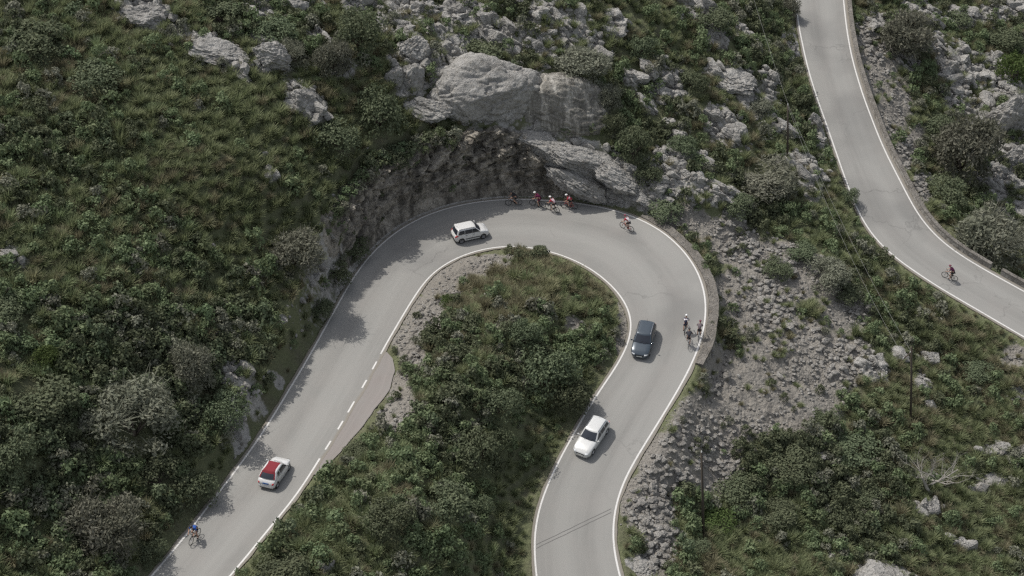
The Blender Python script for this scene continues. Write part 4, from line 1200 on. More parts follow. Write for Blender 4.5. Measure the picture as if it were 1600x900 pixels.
# ------------------------------------------------------------------ large bushes by hand
BIG = [ # u, v, w, h, kind, label
 (212,645,150,116,'grey','huge grey-brown domed bush, broadest on the great scrub slope'),
 (163,812,128,112,'grey','round brown-grey bush low on the scrub slope, near the blue cyclist'),
 (300,578,84,74,'grey','grey bush with bare twigs behind the huge domed bush'),
 (462,392,100,76,'grey','dull brown bush at the edge of the scrub above the cut bank'),
 (462,84,56,46,'grey','pale grey twiggy bush between outcrops on the high slope'),
 (520,92,66,64,'grey','grey bush below the dark evergreen on the high slope'),
 (905,100,96,62,'grey','wide grey bush behind the streaked boulder'),
 (950,150,56,46,'grey','smaller grey bush downhill of the wide grey bush'),
 (1195,272,112,70,'grey','broad grey-brown bush in the middle of the rocky slope'),
 (1412,54,100,84,'grey','airy grey tree bush at the top of the gully'),
 (1500,238,124,104,'grey','largest grey tree bush in the gully, dense and round'),
 (1545,372,136,104,'grey','lowest grey tree bush, pressed to the guard wall of the upper road'),
 (1288,420,84,56,'grey','grey-green bush below the scree head by the upper road'),
 (1180,165,50,34,'grey','small grey bush on the slab outcrop of the rocky slope'),
 (560,48,92,84,'dark','dense dark evergreen, tallest among the high outcrops'),
 (430,42,84,60,'dark','dark evergreen at the top edge of the outcrops'),
 (345,18,84,52,'dark','dark bush along the very top of the scrub slope'),
 (592,168,100,100,'dark','dark evergreen leaning over the cliff under the stacked boulders'),
 (610,232,84,56,'dark','dark bush hanging on the cliff lip'),
 (525,205,90,70,'dark','dark bush on the upper scrub near the cliff lip'),
 (742,82,110,36,'dark','low dark hedge of bush behind the great domed boulder'),
 (800,104,44,40,'dark','dark bush filling the gap between the two great boulders'),
 (988,226,70,68,'dark','dark bush on the slope right above the bedding slabs'),
 (1012,268,56,52,'dark','dark bush close above the third bedding slab'),
 (960,190,48,50,'dark','dark bush uphill of the bedding slabs'),
 (1080,120,66,50,'dark','dark evergreen beside the slab outcrop on the rocky slope'),
 (1068,232,60,52,'dark','dark bush in the middle of the rocky slope'),
 (1000,70,60,50,'dark','dark bush high on the rocky slope'),
 (1110,20,80,50,'dark','dark bush at the top of the rocky slope'),
 (720,232,40,50,'dark','dark bush growing in the cliff recess'),
 (820,518,66,60,'dark','dark bush crowning the middle of the hairpin island'),
 (852,572,112,104,'dark','biggest dark evergreen on the hairpin island'),
 (890,612,84,80,'dark','dark evergreen of the island nearest the lower leg of road'),
 (778,622,96,82,'dark','dark evergreen downhill of the biggest island bush'),
 (742,700,100,88,'dark','dark evergreen in the lower island thicket'),
 (778,682,58,58,'dark','dark bush of the island beside the silver car'),
 (688,772,112,90,'dark','dark bush in the heart of the lower thicket'),
 (745,784,62,56,'dark','dark bush at the foot of the thicket beside the road'),
 (610,800,96,80,'dark','dark bush of the thicket facing the red-roofed car'),
 (560,700,70,44,'dark','dark bush on the island below the lay-by'),
 (448,868,112,66,'dark','dark bush overhanging the road edge at the bottom'),
 (842,388,32,20,'dark','small round dark bush on the tip of the island by the white line'),
 (1326,308,38,36,'dark','dark roadside bush overhanging the edge of the upper road'),
 (1214,412,58,40,'dark','dark bush on the scree head, lower of two'),
 (1246,384,62,40,'dark','dark bush on the scree head, upper of two'),
 (1150,312,70,48,'dark','dark bush on the rocky slope above the scree head'),
 (1040,326,72,28,'dark','low dark bush on the verge past the cliff'),
 (1322,446,76,44,'dark','dark bush between the scree and the upper road'),
 (64,600,140,96,'dark','broad dark bush at the near edge of the scrub slope'),
 (22,700,100,90,'dark','dark bush at the very margin of the scrub slope, below the broad one'),
 (352,640,84,76,'dark','dark bush beside the pale bank rocks'),
 (306,752,84,78,'dark','dark bush throwing shade on the road by the blue cyclist'),
 (250,735,96,76,'dark','dark bush between the two grey domed bushes'),
 (236,852,70,54,'dark','dark bush at the roadside behind the blue cyclist'),
 (60,60,120,80,'dark','dark bush mass at the top corner of the scrub slope'),
 (150,110,110,70,'dark','dark bush below the top crag'),
 (30,480,90,70,'dark','dark bush beside the lone pale slab on the scrub slope'),
 (1460,190,70,48,'dark','dark bush under the broken boulder in the gully'),
 (1478,296,90,64,'dark','dark bush under the largest grey tree bush'),
 (1490,24,70,40,'dark','dark bush at the top of the gully'),
 (1560,48,80,46,'dark','dark bush at the gully top, farther side'),
 (1150,748,92,60,'dark','dark bush beside the bare pole, lowest scrub'),
 (1232,716,96,58,'dark','dark bush under the scree, in the middle of the scrub'),
 (1330,690,104,60,'dark','dark bush between the scree and the dead tree'),
 (1206,790,88,56,'dark','dark bush deep in the lowest scrub'),
 (1084,846,62,44,'dark','dark bush beside the foot of the bare pole'),
 (1346,766,70,42,'dark','dark bush downhill of the dead tree'),
 (1530,570,70,40,'dark','dark bush on the green slope under the upper road'),
 (1290,640,60,40,'dark','dark bush on the lower lip of the scree'),
 (1580,104,76,80,'fresh','full mid-green bush at the gully stream'),
 (75,560,56,60,'fresh','bright green young bush on the scrub slope'),
 (700,466,34,30,'fresh','round green bush alone on the gravel of the island'),
 (1120,806,80,50,'fresh','bright green bush near the bare pole'),
 (1232,8,36,50,'grey','grey bush casting its shade on the upper road at the top'),
 (528,424,60,48,'dark','dark bush on the bank just before the cliff begins, lower one'),
 (556,382,56,50,'dark','dark bush hiding the start of the cliff, upper one'),
 (500,474,54,44,'dark','dark bush on the bank above the shaded straight'),
 (640,560,0,0,'skip',''),
]
BT = {}
for kind, M_, kw in (('grey', M_GREY, dict(nl=5600, lobes=15, leaf=0.052, twig=1100, elong=1.9, fill=.4)), ('dark', M_DARK, dict(nl=3600, lobes=14, leaf=0.066, twig=60, fill=.25)), ('fresh', M_FRESH, dict(nl=2600, lobes=11, leaf=0.075, twig=60, fill=.3))):
    for i in range(4 if kind != 'fresh' else 2):
        V, F, tint, Cc, lr = bush(500 + i * 7 + len(kind), height=(.95, .8, 1.05, .9)[i], **kw)
        crown = to_me('crown', V, F, tint, M_)
        m = MB(); rr = random.Random(i)
        m.tube([(0, 0, -.12), (.03, .02, .12), (.0, .04, .3)], [.05, .045, .035], 7)
        for c_, l_ in list(zip(Cc, lr))[:7]:
            mid = np.array([c_[0] * .45, c_[1] * .45, .1 + c_[2] * .5])
            m.tube([(0, .02, .12), mid, c_], [.03, .02, .008], 5)
        tr = m.mesh('trunk', True); tr.materials.append(M_BARK)
        BT[kind, i] = (crown, tr)
BUSH_BLOCK = []
CATN = {'grey': ('grey_bush', 'bush', 'large grey bushes'), 'dark': ('evergreen_bush', 'bush', 'large dark evergreen bushes'), 'fresh': ('green_bush', 'bush', 'bright green bushes')}
for k_, (u, v, w_, h_, kind, lab) in enumerate(BIG):
    if kind == 'skip': continue
    g = hit1(u, v + h_ * 0.30); s = FPX / ((g - CAM) @ FWD); R = w_ / 2 / s * 0.98
    dd = samp(ID, [g[0]], [g[1]])[0]
    if dd < 0.3: print('bush on road', lab)
    el = PITCH + math.atan((v - 450) / FPX)
    zz = np.clip((h_ / s - R * 1.3 * math.sin(el)) / (1.35 * R * math.cos(el)), 0.45, 1.25)
    nm, cat, grp = CATN[kind]
    if kind == 'grey': R *= 1.1; zz *= 1.18
    t = thing(nm, lab, cat, g - np.array([0, 0, .1 * R]), random.uniform(0, 6.28), grp)
    t.scale = (R, R * random.uniform(.85, 1.05), R * zz)
    cr, tr = BT[kind, k_ % (4 if kind != 'fresh' else 2)]
    link('crown', cr, parent=t); link('trunk', tr, parent=t)
    BUSH_BLOCK.append((g[0], g[1], R * .8))

# ------------------------------------------------------------------ scattered tussocks and low shrubs
X, Y, Z, u, v, dep, r = grid_cand(0.70, 31)
rk, sc, dd = samp(IR, X, Y), samp(IS, X, Y), samp(ID, X, Y)
keep = (dd > 0.55) & ~blocked(X, Y, 0.9)
for x, y, R in BUSH_BLOCK: keep &= (X - x) ** 2 + (Y - y) ** 2 > (R * .75) ** 2
cliffm = (u > 570) & (u < 960) & (v < 335) & (dd < np.where(u < 700, 2.1, 2.6))
p = 1 - np.maximum(rk * 0.92, sc * 0.91)
p = np.where(cliffm, 0.05, p)
green_scree = ((u - 1185) / 95) ** 2 + ((v - 490) / 75) ** 2 < 1
p = np.where(green_scree, np.maximum(p, .85 * smooth(-.22, .25, fbm(p3(X, Y, 5.0, .3), 3))), p)
between = (u > 960) & (v < 480) & (dd > 0)
p = p * np.where(between, 0.72, 1.0)
keep &= r.uniform(size=len(X)) < p
X, Y, Z, u, v, dep, rk, sc, dd = [a[keep] for a in (X, Y, Z, u, v, dep, rk, sc, dd)]
cl = fbm(p3(X, Y, 6.0, 0.085), 3)
vj = v + 75 * fbm(p3(X, Y, 15.0, 0.16), 3)
ps = 0.28 + 0.9 * cl
ps += np.where((u < 380) & (v > 480), 0.3, 0) + np.where((u > 600) & (u < 960) & (vj > 520), 0.28, 0) + np.where((u > 960) & (v < 420), 0.10, 0)
ps += np.where((u > 1060) & (u < 1420) & (v > 640) & (v < 830), 0.28, 0) - np.where((u > 640) & (u < 990) & (vj < 490) & (v > 383), 0.30, 0)
ps -= np.where((u > 1380) & (v > 500), .18, 0)
ps = np.where((u > 780) & (u < 955) & (v > 640) & (dd < 3.0), .12, ps)
is_sh = r.uniform(size=len(X)) < ps
Rt = np.where(is_sh, r.uniform(.5, 1.2, len(X)), r.uniform(.55, 1.15, len(X)))
Rt *= np.where(sc > .5, .6, 1.0) * np.where((u < 560), 1.08, 1.0)
Rt *= np.where((u > 790) & (u < 955) & (v > 640) & (dd < 4.0), .8, 1.0) * np.where((u > 800) & (u < 980) & (v > 383) & (v < 500), 1.15, 1.0)
Rt = np.minimum(Rt, 0.30 + np.maximum(dd - .4, 0) * .7)
strawp = 0.22 + 0.5 * np.clip(fbm(p3(X, Y, 4.0, 0.12), 3), -.5, .6) + np.where((u > 640) & (u < 990) & (vj < 500) & (v > 383), .45, 0) + np.where((v > 480) & (u > 1380), .15, 0) - np.where(u < 480, .08, 0)
hue = np.where(is_sh, np.where(r.uniform(size=len(X)) < .14, 2, np.where(cl + r.normal(size=len(X)) * .2 > .12, 1, 0)), (r.uniform(size=len(X)) < strawp).astype(int))
inframe = (u > 8) & (u < 1592) & (v > 8) & (v < 880)
tmpl = r.integers(0, 6, len(X)); ang = r.uniform(0, 2 * PI, len(X)); zs = Rt * r.uniform(.85, 1.3, len(X))
# ground slope, so clumps sit square to it
gxs = (samp(IH, X + .4, Y) - samp(IH, X - .4, Y)) / .8; gys = (samp(IH, X, Y + .4) - samp(IH, X, Y - .4)) / .8
SN = {0: 'broad', 1: 'tall', 2: 'squat'}
HN = {(0, 0): ('green', 'green'), (0, 1): ('straw', 'straw-tinged'), (1, 0): ('green', 'mid-green'), (1, 1): ('dark', 'dark green'), (1, 2): ('grey', 'grey twiggy')}
for sh_ in (0, 1):
    m = np.where(is_sh == bool(sh_))[0]
    sco = (Rt[m] / dep[m]) * inframe[m] * np.where(np.abs(v[m] - 450) > 0, 1, 1)
    od = m[np.argsort(-sco)]
    nk_ = 232 if sh_ else 290
    ind, rest = od[:nk_], od[nk_:]
    for i in ind:
        me_k, hn = HN[sh_, int(hue[i])]
        o = link('low_shrub' if sh_ else 'grass_tussock', (SH_ME if sh_ else TU_ME)[me_k, int(tmpl[i])])
        o.location = (X[i], Y[i], Z[i]); o.scale = (Rt[i], Rt[i], zs[i])
        o.rotation_euler = (math.atan(gys[i]) * .5, -math.atan(gxs[i]) * .5, ang[i])
        wh = where(u[i], v[i]); rt_ = zs[i] / Rt[i]
        form = 'tall' if rt_ > 1.15 else 'squat' if rt_ < 1.0 else 'broad'
        k = 'shrub' if sh_ else 'grass tussock'
        tag(o, f'{form} {hn} {k} {wh}', k, f'{k}s {wh}')
    rot = rots(ang[rest])
    M3 = rot * np.stack([Rt[rest], Rt[rest], zs[rest]], -1)[:, None, :]
    # shear along the slope
    M3[:, 2, 0] += 0; 
    T = np.stack([X[rest], Y[rest], Z[rest]], -1)
    for hv in ((0, 1, 2) if sh_ else (0, 1)):
        q = hue[rest] == hv
        if not q.any(): continue
        temps = [(a[0], a[1]) for a in (SH if sh_ else TU)]
        V, F = merge_inst(temps, tmpl[rest][q], M3[q], T[q])
        tl = []
        for k in range(6):
            nk = int((tmpl[rest][q] == k).sum())
            if nk: tl.append((np.tile((SH if sh_ else TU)[k][2], (nk, 1)) * .75 + r.uniform(0, .35, nk)[:, None]).ravel())
        nm = {(0, 0): 'green_grass', (0, 1): 'dry_grass', (1, 0): 'undergrowth', (1, 1): 'dark_undergrowth', (1, 2): 'grey_undergrowth'}[sh_, hv]
        lb_ = {(0, 0): 'dense green tussock grass covering the mountainside', (0, 1): 'straw coloured tussock grass between the bushes', (1, 0): 'mid-green low scrub covering the mountainside', (1, 1): 'dark evergreen scrub covering the mountainside', (1, 2): 'grey twiggy scrub scattered over the mountainside'}[sh_, hv]
        me_k = HN[sh_, hv][0]
        mat = {'green': M_SHRUB if sh_ else M_TUSS, 'straw': M_STRAW, 'dark': M_DARK, 'grey': M_GREY}[me_k]
        o = link(nm, mesh_np(nm, V, [F], False, {'tint': np.clip(np.concatenate(tl), 0, 1)}), mat)
        tag(o, lb_, 'grass' if not sh_ else 'undergrowth', kind='stuff')
    print('plants', sh_, len(m), 'stuff', len(rest))

CLING = [(612,268,1.0,1,'dark green shrub clinging high on the cliff under the hanging bush'),(642,252,.9,0,'mid-green shrub on the cliff lip under the stacked boulders'),(586,300,1.0,1,'dark shrub on the outer shoulder of the cliff'),
 (680,232,.9,1,'dark shrub tucked under the sloping rock shelf'),(766,222,.8,0,'small shrub under the great domed boulder'),(562,330,1.0,0,'green shrub on the cut bank where the cliff begins'),(546,368,.9,1,'dark shrub low on the cut bank start of the cliff'),
 (532,408,.9,2,'grey shrub on the cut bank beside the shaded road'),(594,340,.8,1,'dark shrub in the niche low on the cliff'),(655,296,.7,2,'grey shrub halfway up the cliff'),(705,288,.6,0,'tiny shrub at mid height of the cliff face'),
 (832,232,.8,0,'shrub between the streaked boulder and the first slab'),(884,204,.8,1,'dark shrub in the cleft under the streaked boulder'),(698,140,.8,1,'dark shrub on the side of the great dome by the stacked boulders'),(575,365,.7,2,'grey shrub near the cliff foot')]
for k_, (u_, v_, R_, hv_, lab) in enumerate(CLING):
    g = hit1(u_, v_)
    o = link('low_shrub', SH_ME[HN[1, hv_][0], k_ % 6]); o.location = g + np.array([0, -.35, -.15]); o.scale = (R_, R_, R_); o.rotation_euler = (.5, 0, k_ * 1.3)
    tag(o, lab, 'shrub', 'shrubs clinging to the cliff')

rl = np.random.default_rng(77)
Lip = flat.reshape(na, nb, 3); ul, vl, _ = proj(Lip[:, 50])
cand = np.where((ul > 520) & (ul < 705))[0]
for k_ in range(50):
    i_ = cand[int((k_ + rl.uniform()) / 50 * len(cand))]; q_ = Lip[i_, rl.integers(45, 56)]
    R_ = rl.uniform(.6, 1.25)
    o = link('low_shrub', SH_ME[('green', 'dark', 'dark', 'green', 'grey')[k_ % 5], k_ % 6]); o.location = (q_[0], q_[1], q_[2] - .25); o.scale = (R_, R_, R_ * rl.uniform(.8, 1.1)); o.rotation_euler = (.3, 0, k_ * 1.7)
    tag(o, 'low shrub rooted along the lip of the cliff over the shaded road', 'shrub', 'shrubs along the cliff lip')

# ------------------------------------------------------------------ the dead tree
g = hit1(1452, 772)
t = thing('dead_tree', 'bleached leafless dead tree with bare spreading branches', 'tree', g)
trunk_m, branch_m = MB(), MB()
rr = random.Random(5)
def grow(m, p, d, L, rad, lev):
    pts = [p]; q = Vector(p); dv = Vector(d).normalized()
    n_ = 4
    for i in range(n_):
        dv = (dv + Vector((rr.gauss(0, .16), rr.gauss(0, .16), rr.gauss(0, .10)))).normalized()
        q = q + dv * L / n_; pts.append(tuple(q))
    m.tube(pts, [rad * (1 - .55 * i / n_) for i in range(n_ + 1)], 6 if lev < 2 else 4)
    if lev < 4:
        for c in range(4 if lev < 3 else 3):
            k = rr.randint(1, n_)
            nd = (dv + Vector((rr.gauss(0, .7), rr.gauss(0, .7), rr.gauss(.42, .35)))).normalized()
            grow(branch_m, pts[k], nd, L * rr.uniform(.5, .75), rad * (1 - .55 * k / n_) * .62, lev + 1)
grow(trunk_m, (0, 0, -.3), (.03, 0, 1), 3.0, .17, 0)
for k in range(3): grow(branch_m, (0, 0, 1.2 + .5 * k), (rr.gauss(0, 1), rr.gauss(0, .6), .95), 2.8, .09, 1)
trunk_m.build('trunk', M_DEADWOOD, t); branch_m.build('branches', M_DEADWOOD, t)

# ------------------------------------------------------------------ cars
M_WHITE = plain('white_car_paint', (0.60, 0.60, 0.59), 0.28, 0.5, 0.0, 0.6, 0.02)
M_SILVER = plain('pale_silver_paint', (0.57, 0.575, 0.565), 0.3, 0.5, 0.15, 0.6, 0.02)
M_BLUE = plain('dark_blue_paint', (0.045, 0.062, 0.080), 0.26, 0.5, 0.25, 0.8, 0.04)
M_CANVAS = plain('red_canvas', (0.20, 0.028, 0.036), 0.75, 0.2, 0, 0, 0.1)
M_BLACKP = plain('black_plastic', (0.022, 0.022, 0.024), 0.6, 0.3)
M_TYRE = plain('tyre_rubber', (0.020, 0.020, 0.021), 0.85, 0.2)
M_RIM = plain('alloy_rim', (0.45, 0.45, 0.46), 0.35, 0.5, 0.8)
M_GLASS = plain('dark_car_glass', (0.026, 0.030, 0.040), 0.08, 0.6, 0, 0, 0.0)
M_RED = plain('red_lens', (0.42, 0.012, 0.018), 0.25, 0.5)
M_LAMP = plain('headlamp_lens', (0.62, 0.64, 0.66), 0.12, 0.6)
M_PLATE = plain('number_plate_white', (0.66, 0.66, 0.62), 0.5, 0.3)
M_PLATEB = plain('number_plate_blue', (0.03, 0.10, 0.28), 0.5, 0.3)
M_CHROME = plain('chrome', (0.62, 0.62, 0.63), 0.2, 0.6, 0.9)
M_SEAT = plain('seat_fabric', (0.10, 0.09, 0.085), 0.9, 0.1)

def car(name, label, cat, Pm, paint, loc, yaw, group='cars on the hairpin road'):
    L, Wd, Hh = Pm['L'], Pm['W'], Pm['H']; hw = Wd / 2
    t = thing(name, label, cat, loc, yaw, group)
    # lower body: sections along x: (x, bottom, top, half width)
    St = np.array([(L/2, .34, .60, .56*hw), (L/2-.05, .27, .66, .74*hw), (L/2-.16, .22, .70 if not Pm.get('tallnose') else .74, .87*hw), (L/2-.42, .19, Pm['hood']-.07, .955*hw), (L/2-.85, .18, Pm['hood'], .985*hw),
        (Pm['wb'], .18, Pm['belt']-.02, hw), (Pm['wb']-.5, .18, Pm['belt'], hw), (0.0, .18, Pm['belt'], hw), (-.8, .18, Pm['belt']+.01, hw), (Pm['rb']+.12, .19, Pm['belt']+.02, .985*hw),
        (-L/2+.22, .24, Pm['deck'], .94*hw), (-L/2+.08, .28, Pm['deck']-.10, .88*hw), (-L/2, .36, Pm['deck']-.28, .76*hw)])
    St = St[np.argsort(-St[:, 0])]
    xs = np.concatenate([[St[0, 0]], np.linspace(St[0, 0]-.03, St[-1, 0]+.03, 46), [St[-1, 0]]])
    f = lambda k: np.interp(-xs, -St[:, 0], St[:, k])
    zb, zt, ww = f(1), f(2), f(3)
    def sm(a): b = a.copy(); b[1:-1] = (a[:-2] + 2*a[1:-1] + a[2:]) / 4; return b
    for _ in range(2): zb, zt, ww = sm(zb), sm(zt), sm(ww)
    prof = [(0, 0), (.80, 0), (.95, .06), (.995, .30), (1.0, .55), (.985, .78), (.95, .92), (.86, .985), (.5, 1.012), (0, 1.02)]
    ring = prof + [(-a, b) for a, b in prof[-2:0:-1]]
    V = np.array([[(x, a*w_, z0 + b*(z1-z0)) for a, b in ring] for x, z0, z1, w_ in zip(xs, zb, zt, ww)])
    m = len(ring); mb = MB(); F = []
    for i in range(len(xs)-1):
        for j in range(m): k = (j+1) % m; F.append((i*m+j, i*m+k, (i+1)*m+k, (i+1)*m+j))
    F.append(tuple(range(m))[::-1]); F.append(tuple(range((len(xs)-1)*m, len(xs)*m)))
    mb.add(V.reshape(-1, 3), F)
    body = mb.build('body', paint, t, True)
    ax = (Pm['fa'], Pm['ra']); wr = Pm['wr']
    # real wheel arches
    cut = MB()
    for x in ax:
        for s in (-1, 1):
            cut.lathe([(0, 0), (wr*1.16, 0), (wr*1.16, .5), (0, .5)], (x, s*(hw-.28), wr), (0, s, 0), 24)
    cm = cut.mesh('cutter'); co = link('cutter', cm)
    md = body.modifiers.new('b', 'BOOLEAN'); md.operation = 'DIFFERENCE'; md.object = co; md.solver = 'EXACT'
    co.matrix_world = Matrix.Translation(Vector(loc)) @ Matrix.Rotation(yaw, 4, 'Z')
    bpy.context.view_layer.update()
    dg = bpy.context.evaluated_depsgraph_get()
    nm = bpy.data.meshes.new_from_object(body.evaluated_get(dg)); 
    body.modifiers.clear(); body.data = nm
    bpy.data.objects.remove(co, do_unlink=True)
    nm.polygons.foreach_set('use_smooth', np.ones(len(nm.polygons), bool))
    # greenhouse
    wbx, rfx, rrx, rbx = Pm['wb'], Pm['rf'], Pm['rr'], Pm['rb']; zbl, zrf = Pm['belt']-.03, Hh-.05
    def gx_f(tv): return wbx + (rfx-wbx)*tv
    def gx_r(tv): return rbx + (rrx-rbx)*tv**Pm.get('rc', 1.0)
    def gw(tv): return hw*(.955 - Pm.get('tumble', .17)*tv**1.25)
    def zz(tv): return zbl + (zrf-zbl)*tv
    def ringat(tv, ins=0.0):
        xf, xr, w_ = gx_f(tv)-ins, gx_r(tv)+ins, gw(tv)-ins
        pts = []
        ny = 9
        for y in np.linspace(-1, 1, ny): pts.append((xf - .12*y*y, y*w_*.93))
        for x in np.linspace(xf-.22, xr+.16, 12): pts.append((x, w_))
        for y in np.linspace(1, -1, ny): pts.append((xr + .08*y*y, y*w_*.93))
        for x in np.linspace(xr+.16, xf-.22, 12): pts.append((x, -w_))
        return pts
    rings = [[(x, y, zz(tv)) for x, y in ringat(tv)] for tv in np.linspace(0, 1, 7)]
    for ins, dz in ((.05, .028), (.14, .045), (.3, .055), (.5, .06)): rings.append([(x, y, zrf+dz) for x, y in ringat(1.0, ins)])
    mb = MB(); m = len(rings[0]); F = []
    for i in range(len(rings)-1):
        for j in range(m): k = (j+1) % m; F.append((i*m+j, i*m+k, (i+1)*m+k, (i+1)*m+j))
    F.append(tuple(range((len(rings)-1)*m, len(rings)*m))); F.append(tuple(range(m))[::-1])
    mb.add(np.array(rings).reshape(-1, 3), F)
    mb.build('cabin', paint, t, True)
    def front_patch(name, mat, t0, t1, yy, off, rear=False, n=8):
        P = np.zeros((6, n, 3))
        for i, tv in enumerate(np.linspace(t0, t1, 6)):
            for j, y in enumerate(np.linspace(-yy, yy, n)):
                yw = y*gw(tv)*.93/.93
                q = y/.93 if False else y
                x = (gx_r(tv) + .08*q*q - off) if rear else (gx_f(tv) - .12*q*q + off)
                P[i, j] = (x, q*gw(tv)*.93, zz(tv) + off*.5)
        mb = MB(); mb.grid(P); return mb.build(name, mat, t, True)
    front_patch('windscreen', M_GLASS, .07, .93, .90, .014)
    if Pm.get('rearglass', True):
        front_patch('rear_window', Pm.get('rearmat', M_GLASS), Pm.get('rg0', .12), Pm.get('rg1', .90), .86, .014, True)
    def side_win(x0b, x1b, x0t, x1t, t0, t1):
        for s in (-1, 1):
            P = np.zeros((5, 6, 3))
            for i, a in enumerate(np.linspace(0, 1, 5)):
                tv = t0 + (t1-t0)*a
                for j, b in enumerate(np.linspace(0, 1, 6)):
                    x = (x0b + (x1b-x0b)*b)*(1-a) + (x0t + (x1t-x0t)*b)*a
                    P[i, j] = (x, s*(gw(tv)+.012), zz(tv))
            mb = MB(); mb.grid(P); mb.build('side_window', M_GLASS, t, True)
    for q in Pm['sidewin']: side_win(*q)
    def at_side(x, zf):
        """point on the body side: x, fraction of the section height"""
        w_ = np.interp(-x, -xs, ww); z0 = np.interp(-x, -xs, zb); z1 = np.interp(-x, -xs, zt)
        a = np.interp(zf, [.06, .30, .55, .78, .92], [.95, .995, 1.0, .985, .95]); return w_*a, z0 + zf*(z1-z0)
    for x0, x1 in Pm['doors']:
        for s in (-1, 1):
            P = np.zeros((7, 8, 3))
            for i, zf in enumerate(np.linspace(.10, .90, 7)):
                for j, x in enumerate(np.linspace(x0, x1, 8)):
                    xx = x
                    # doors stop short of the wheel arches
                    for a_ in ax:
                        dz_ = at_side(xx, zf)[1] - wr; rad = wr*1.22
                        if abs(dz_) < rad:
                            h_ = math.sqrt(rad*rad - dz_*dz_)
                            if abs(xx-a_) < h_: xx = a_ + math.copysign(h_, xx-a_)
                    y, z = at_side(xx, zf); P[i, j] = (xx, s*(y+.007), z)
            mb = MB(); mb.grid(P); dr = mb.build('door', paint, t, True)
            y, z = at_side(x0+.14, .80)
            mb = MB(); mb.box((x0+.16, s*(y+.02), z), (.17, .025, .028)); mb.build('handle', Pm.get('handle', paint), dr)
    for x in ax:
        for s in (-1, 1):
            wtop = thing('wheel', None, None, (x, s*(np.interp(-x, -xs, ww)-.105), wr)); wtop.parent = t
            mb = MB(); mb.lathe([(wr*.66, -.09), (wr*.92, -.10), (wr, -.07), (wr, .07), (wr*.92, .10), (wr*.66, .09)], (0, 0, 0), (0, s, 0), 28, closed=True)
            mb.build('tyre', M_TYRE, wtop, True)
            mb = MB(); mb.lathe([(0, .03), (wr*.16, .045), (wr*.2, .03), (wr*.2, -.02), (0, -.02)], (0, 0, 0), (0, s, 0), 16)
            mb.lathe([(wr*.56, .075), (wr*.69, .088), (wr*.69, -.08), (wr*.56, -.08)], (0, 0, 0), (0, s, 0), 24, closed=True)
            for k in range(5):
                an = k*2*PI/5; d = np.array([math.cos(an), 0, math.sin(an)])
                mb.tube([d*wr*.12 + [0, s*.035, 0], d*wr*.6 + [0, s*.07, 0]], [wr*.11, wr*.09], 6)
            mb.build('rim', M_RIM, wtop, True)
    for s in (-1, 1):
        mb = MB(); xm = wbx-.22; y, z = gw(.1), zz(.12)
        mb.tube([(xm, s*(y-.02), z), (xm+.01, s*(y+.09), z+.03)], .03, 6)
        mb.tube([(xm+.06, s*(y+.16), z+.05), (xm+.015, s*(y+.16), z+.05), (xm-.04, s*(y+.16), z+.05)], [.055, .10, .085], 10)
        mb.build('mirror', Pm.get('mirror', paint), t, True)
    def nose(y, z): # x on the front surface
        for x in np.linspace(L/2, L/2-.7, 60):
            if np.interp(-x, -xs, ww)*.97 >= abs(y) and np.interp(-x, -xs, zt) >= z: return x
        return L/2-.5
    def tail(y, z):
        for x in np.linspace(-L/2, -L/2+.7, 60):
            if np.interp(-x, -xs, ww)*.97 >= abs(y) and np.interp(-x, -xs, zt) >= z: return x
        return -L/2+.5
    def patch(name, mat, fn, y0, y1, z0, z1, off, par=t):
        P = np.array([[(fn(y, z)+off, y, z) for y in np.linspace(y0, y1, 6)] for z in np.linspace(z0, z1, 4)])
        Q = P.copy(); Q[..., 0] -= off*2.2
        mb = MB(); mb.grid(P); mb.grid(Q, flip=True)
        a, b = P.shape[:2]
        rim_ = [(i, 0) for i in range(a)] + [(a-1, j) for j in range(1, b)] + [(i, b-1) for i in range(a-2, -1, -1)] + [(0, j) for j in range(b-2, 0, -1)]
        n_ = a*b; F = []
        for q in range(len(rim_)):
            p0, p1 = rim_[q], rim_[(q+1) % len(rim_)]
            F.append((p0[0]*b+p0[1], p1[0]*b+p1[1], n_+p1[0]*b+p1[1], n_+p0[0]*b+p0[1]))
        mb.ng += [list(f_) for f_ in F]; mb.mi += [0]*len(F)
        return mb.build(name, mat, par, True)
    hz = Pm['hood']
    for s in (-1, 1):
        patch('headlight', M_LAMP, nose, s*.50*hw, s*.84*hw, Pm.get('hl0', .58), Pm.get('hl1', .70), .015)
    patch('grille', M_BLACKP, nose, -.42*hw, .42*hw, Pm.get('gr0', .50), Pm.get('gr1', .66), .012)
    patch('front_bumper', M_BLACKP if Pm.get('darkbump') else paint, nose, -.72*hw, .72*hw, .24, .44, .02)
    pf = patch('front_number_plate', M_PLATE, nose, -.26, .26, .40, .50, .035)
    tl = Pm['tl']
    for s in (-1, 1): patch('tail_light', M_RED, tail, s*tl[0]*hw, s*tl[1]*hw, tl[2], tl[3], -.018)
    patch('rear_number_plate', Pm.get('rplate', M_PLATE), tail, -.26, .26, Pm.get('rp', .62), Pm.get('rp', .62)+.11, -.02)
    patch('rear_bumper', M_BLACKP if Pm.get('darkbump') else paint, tail, -.78*hw, .78*hw, .30, .50, -.02)
    # shut lines of the bonnet
    if Pm.get('darkbump'):
        for s in (-1, 1):
            P = np.array([[(x, s*(at_side(x, zf)[0]+.012), at_side(x, zf)[1]) for x in np.linspace(-.72, .78, 8)] for zf in (.28, .34, .40)])
            mb = MB(); mb.grid(P); mb.build('side_moulding', M_BLACKP, t)
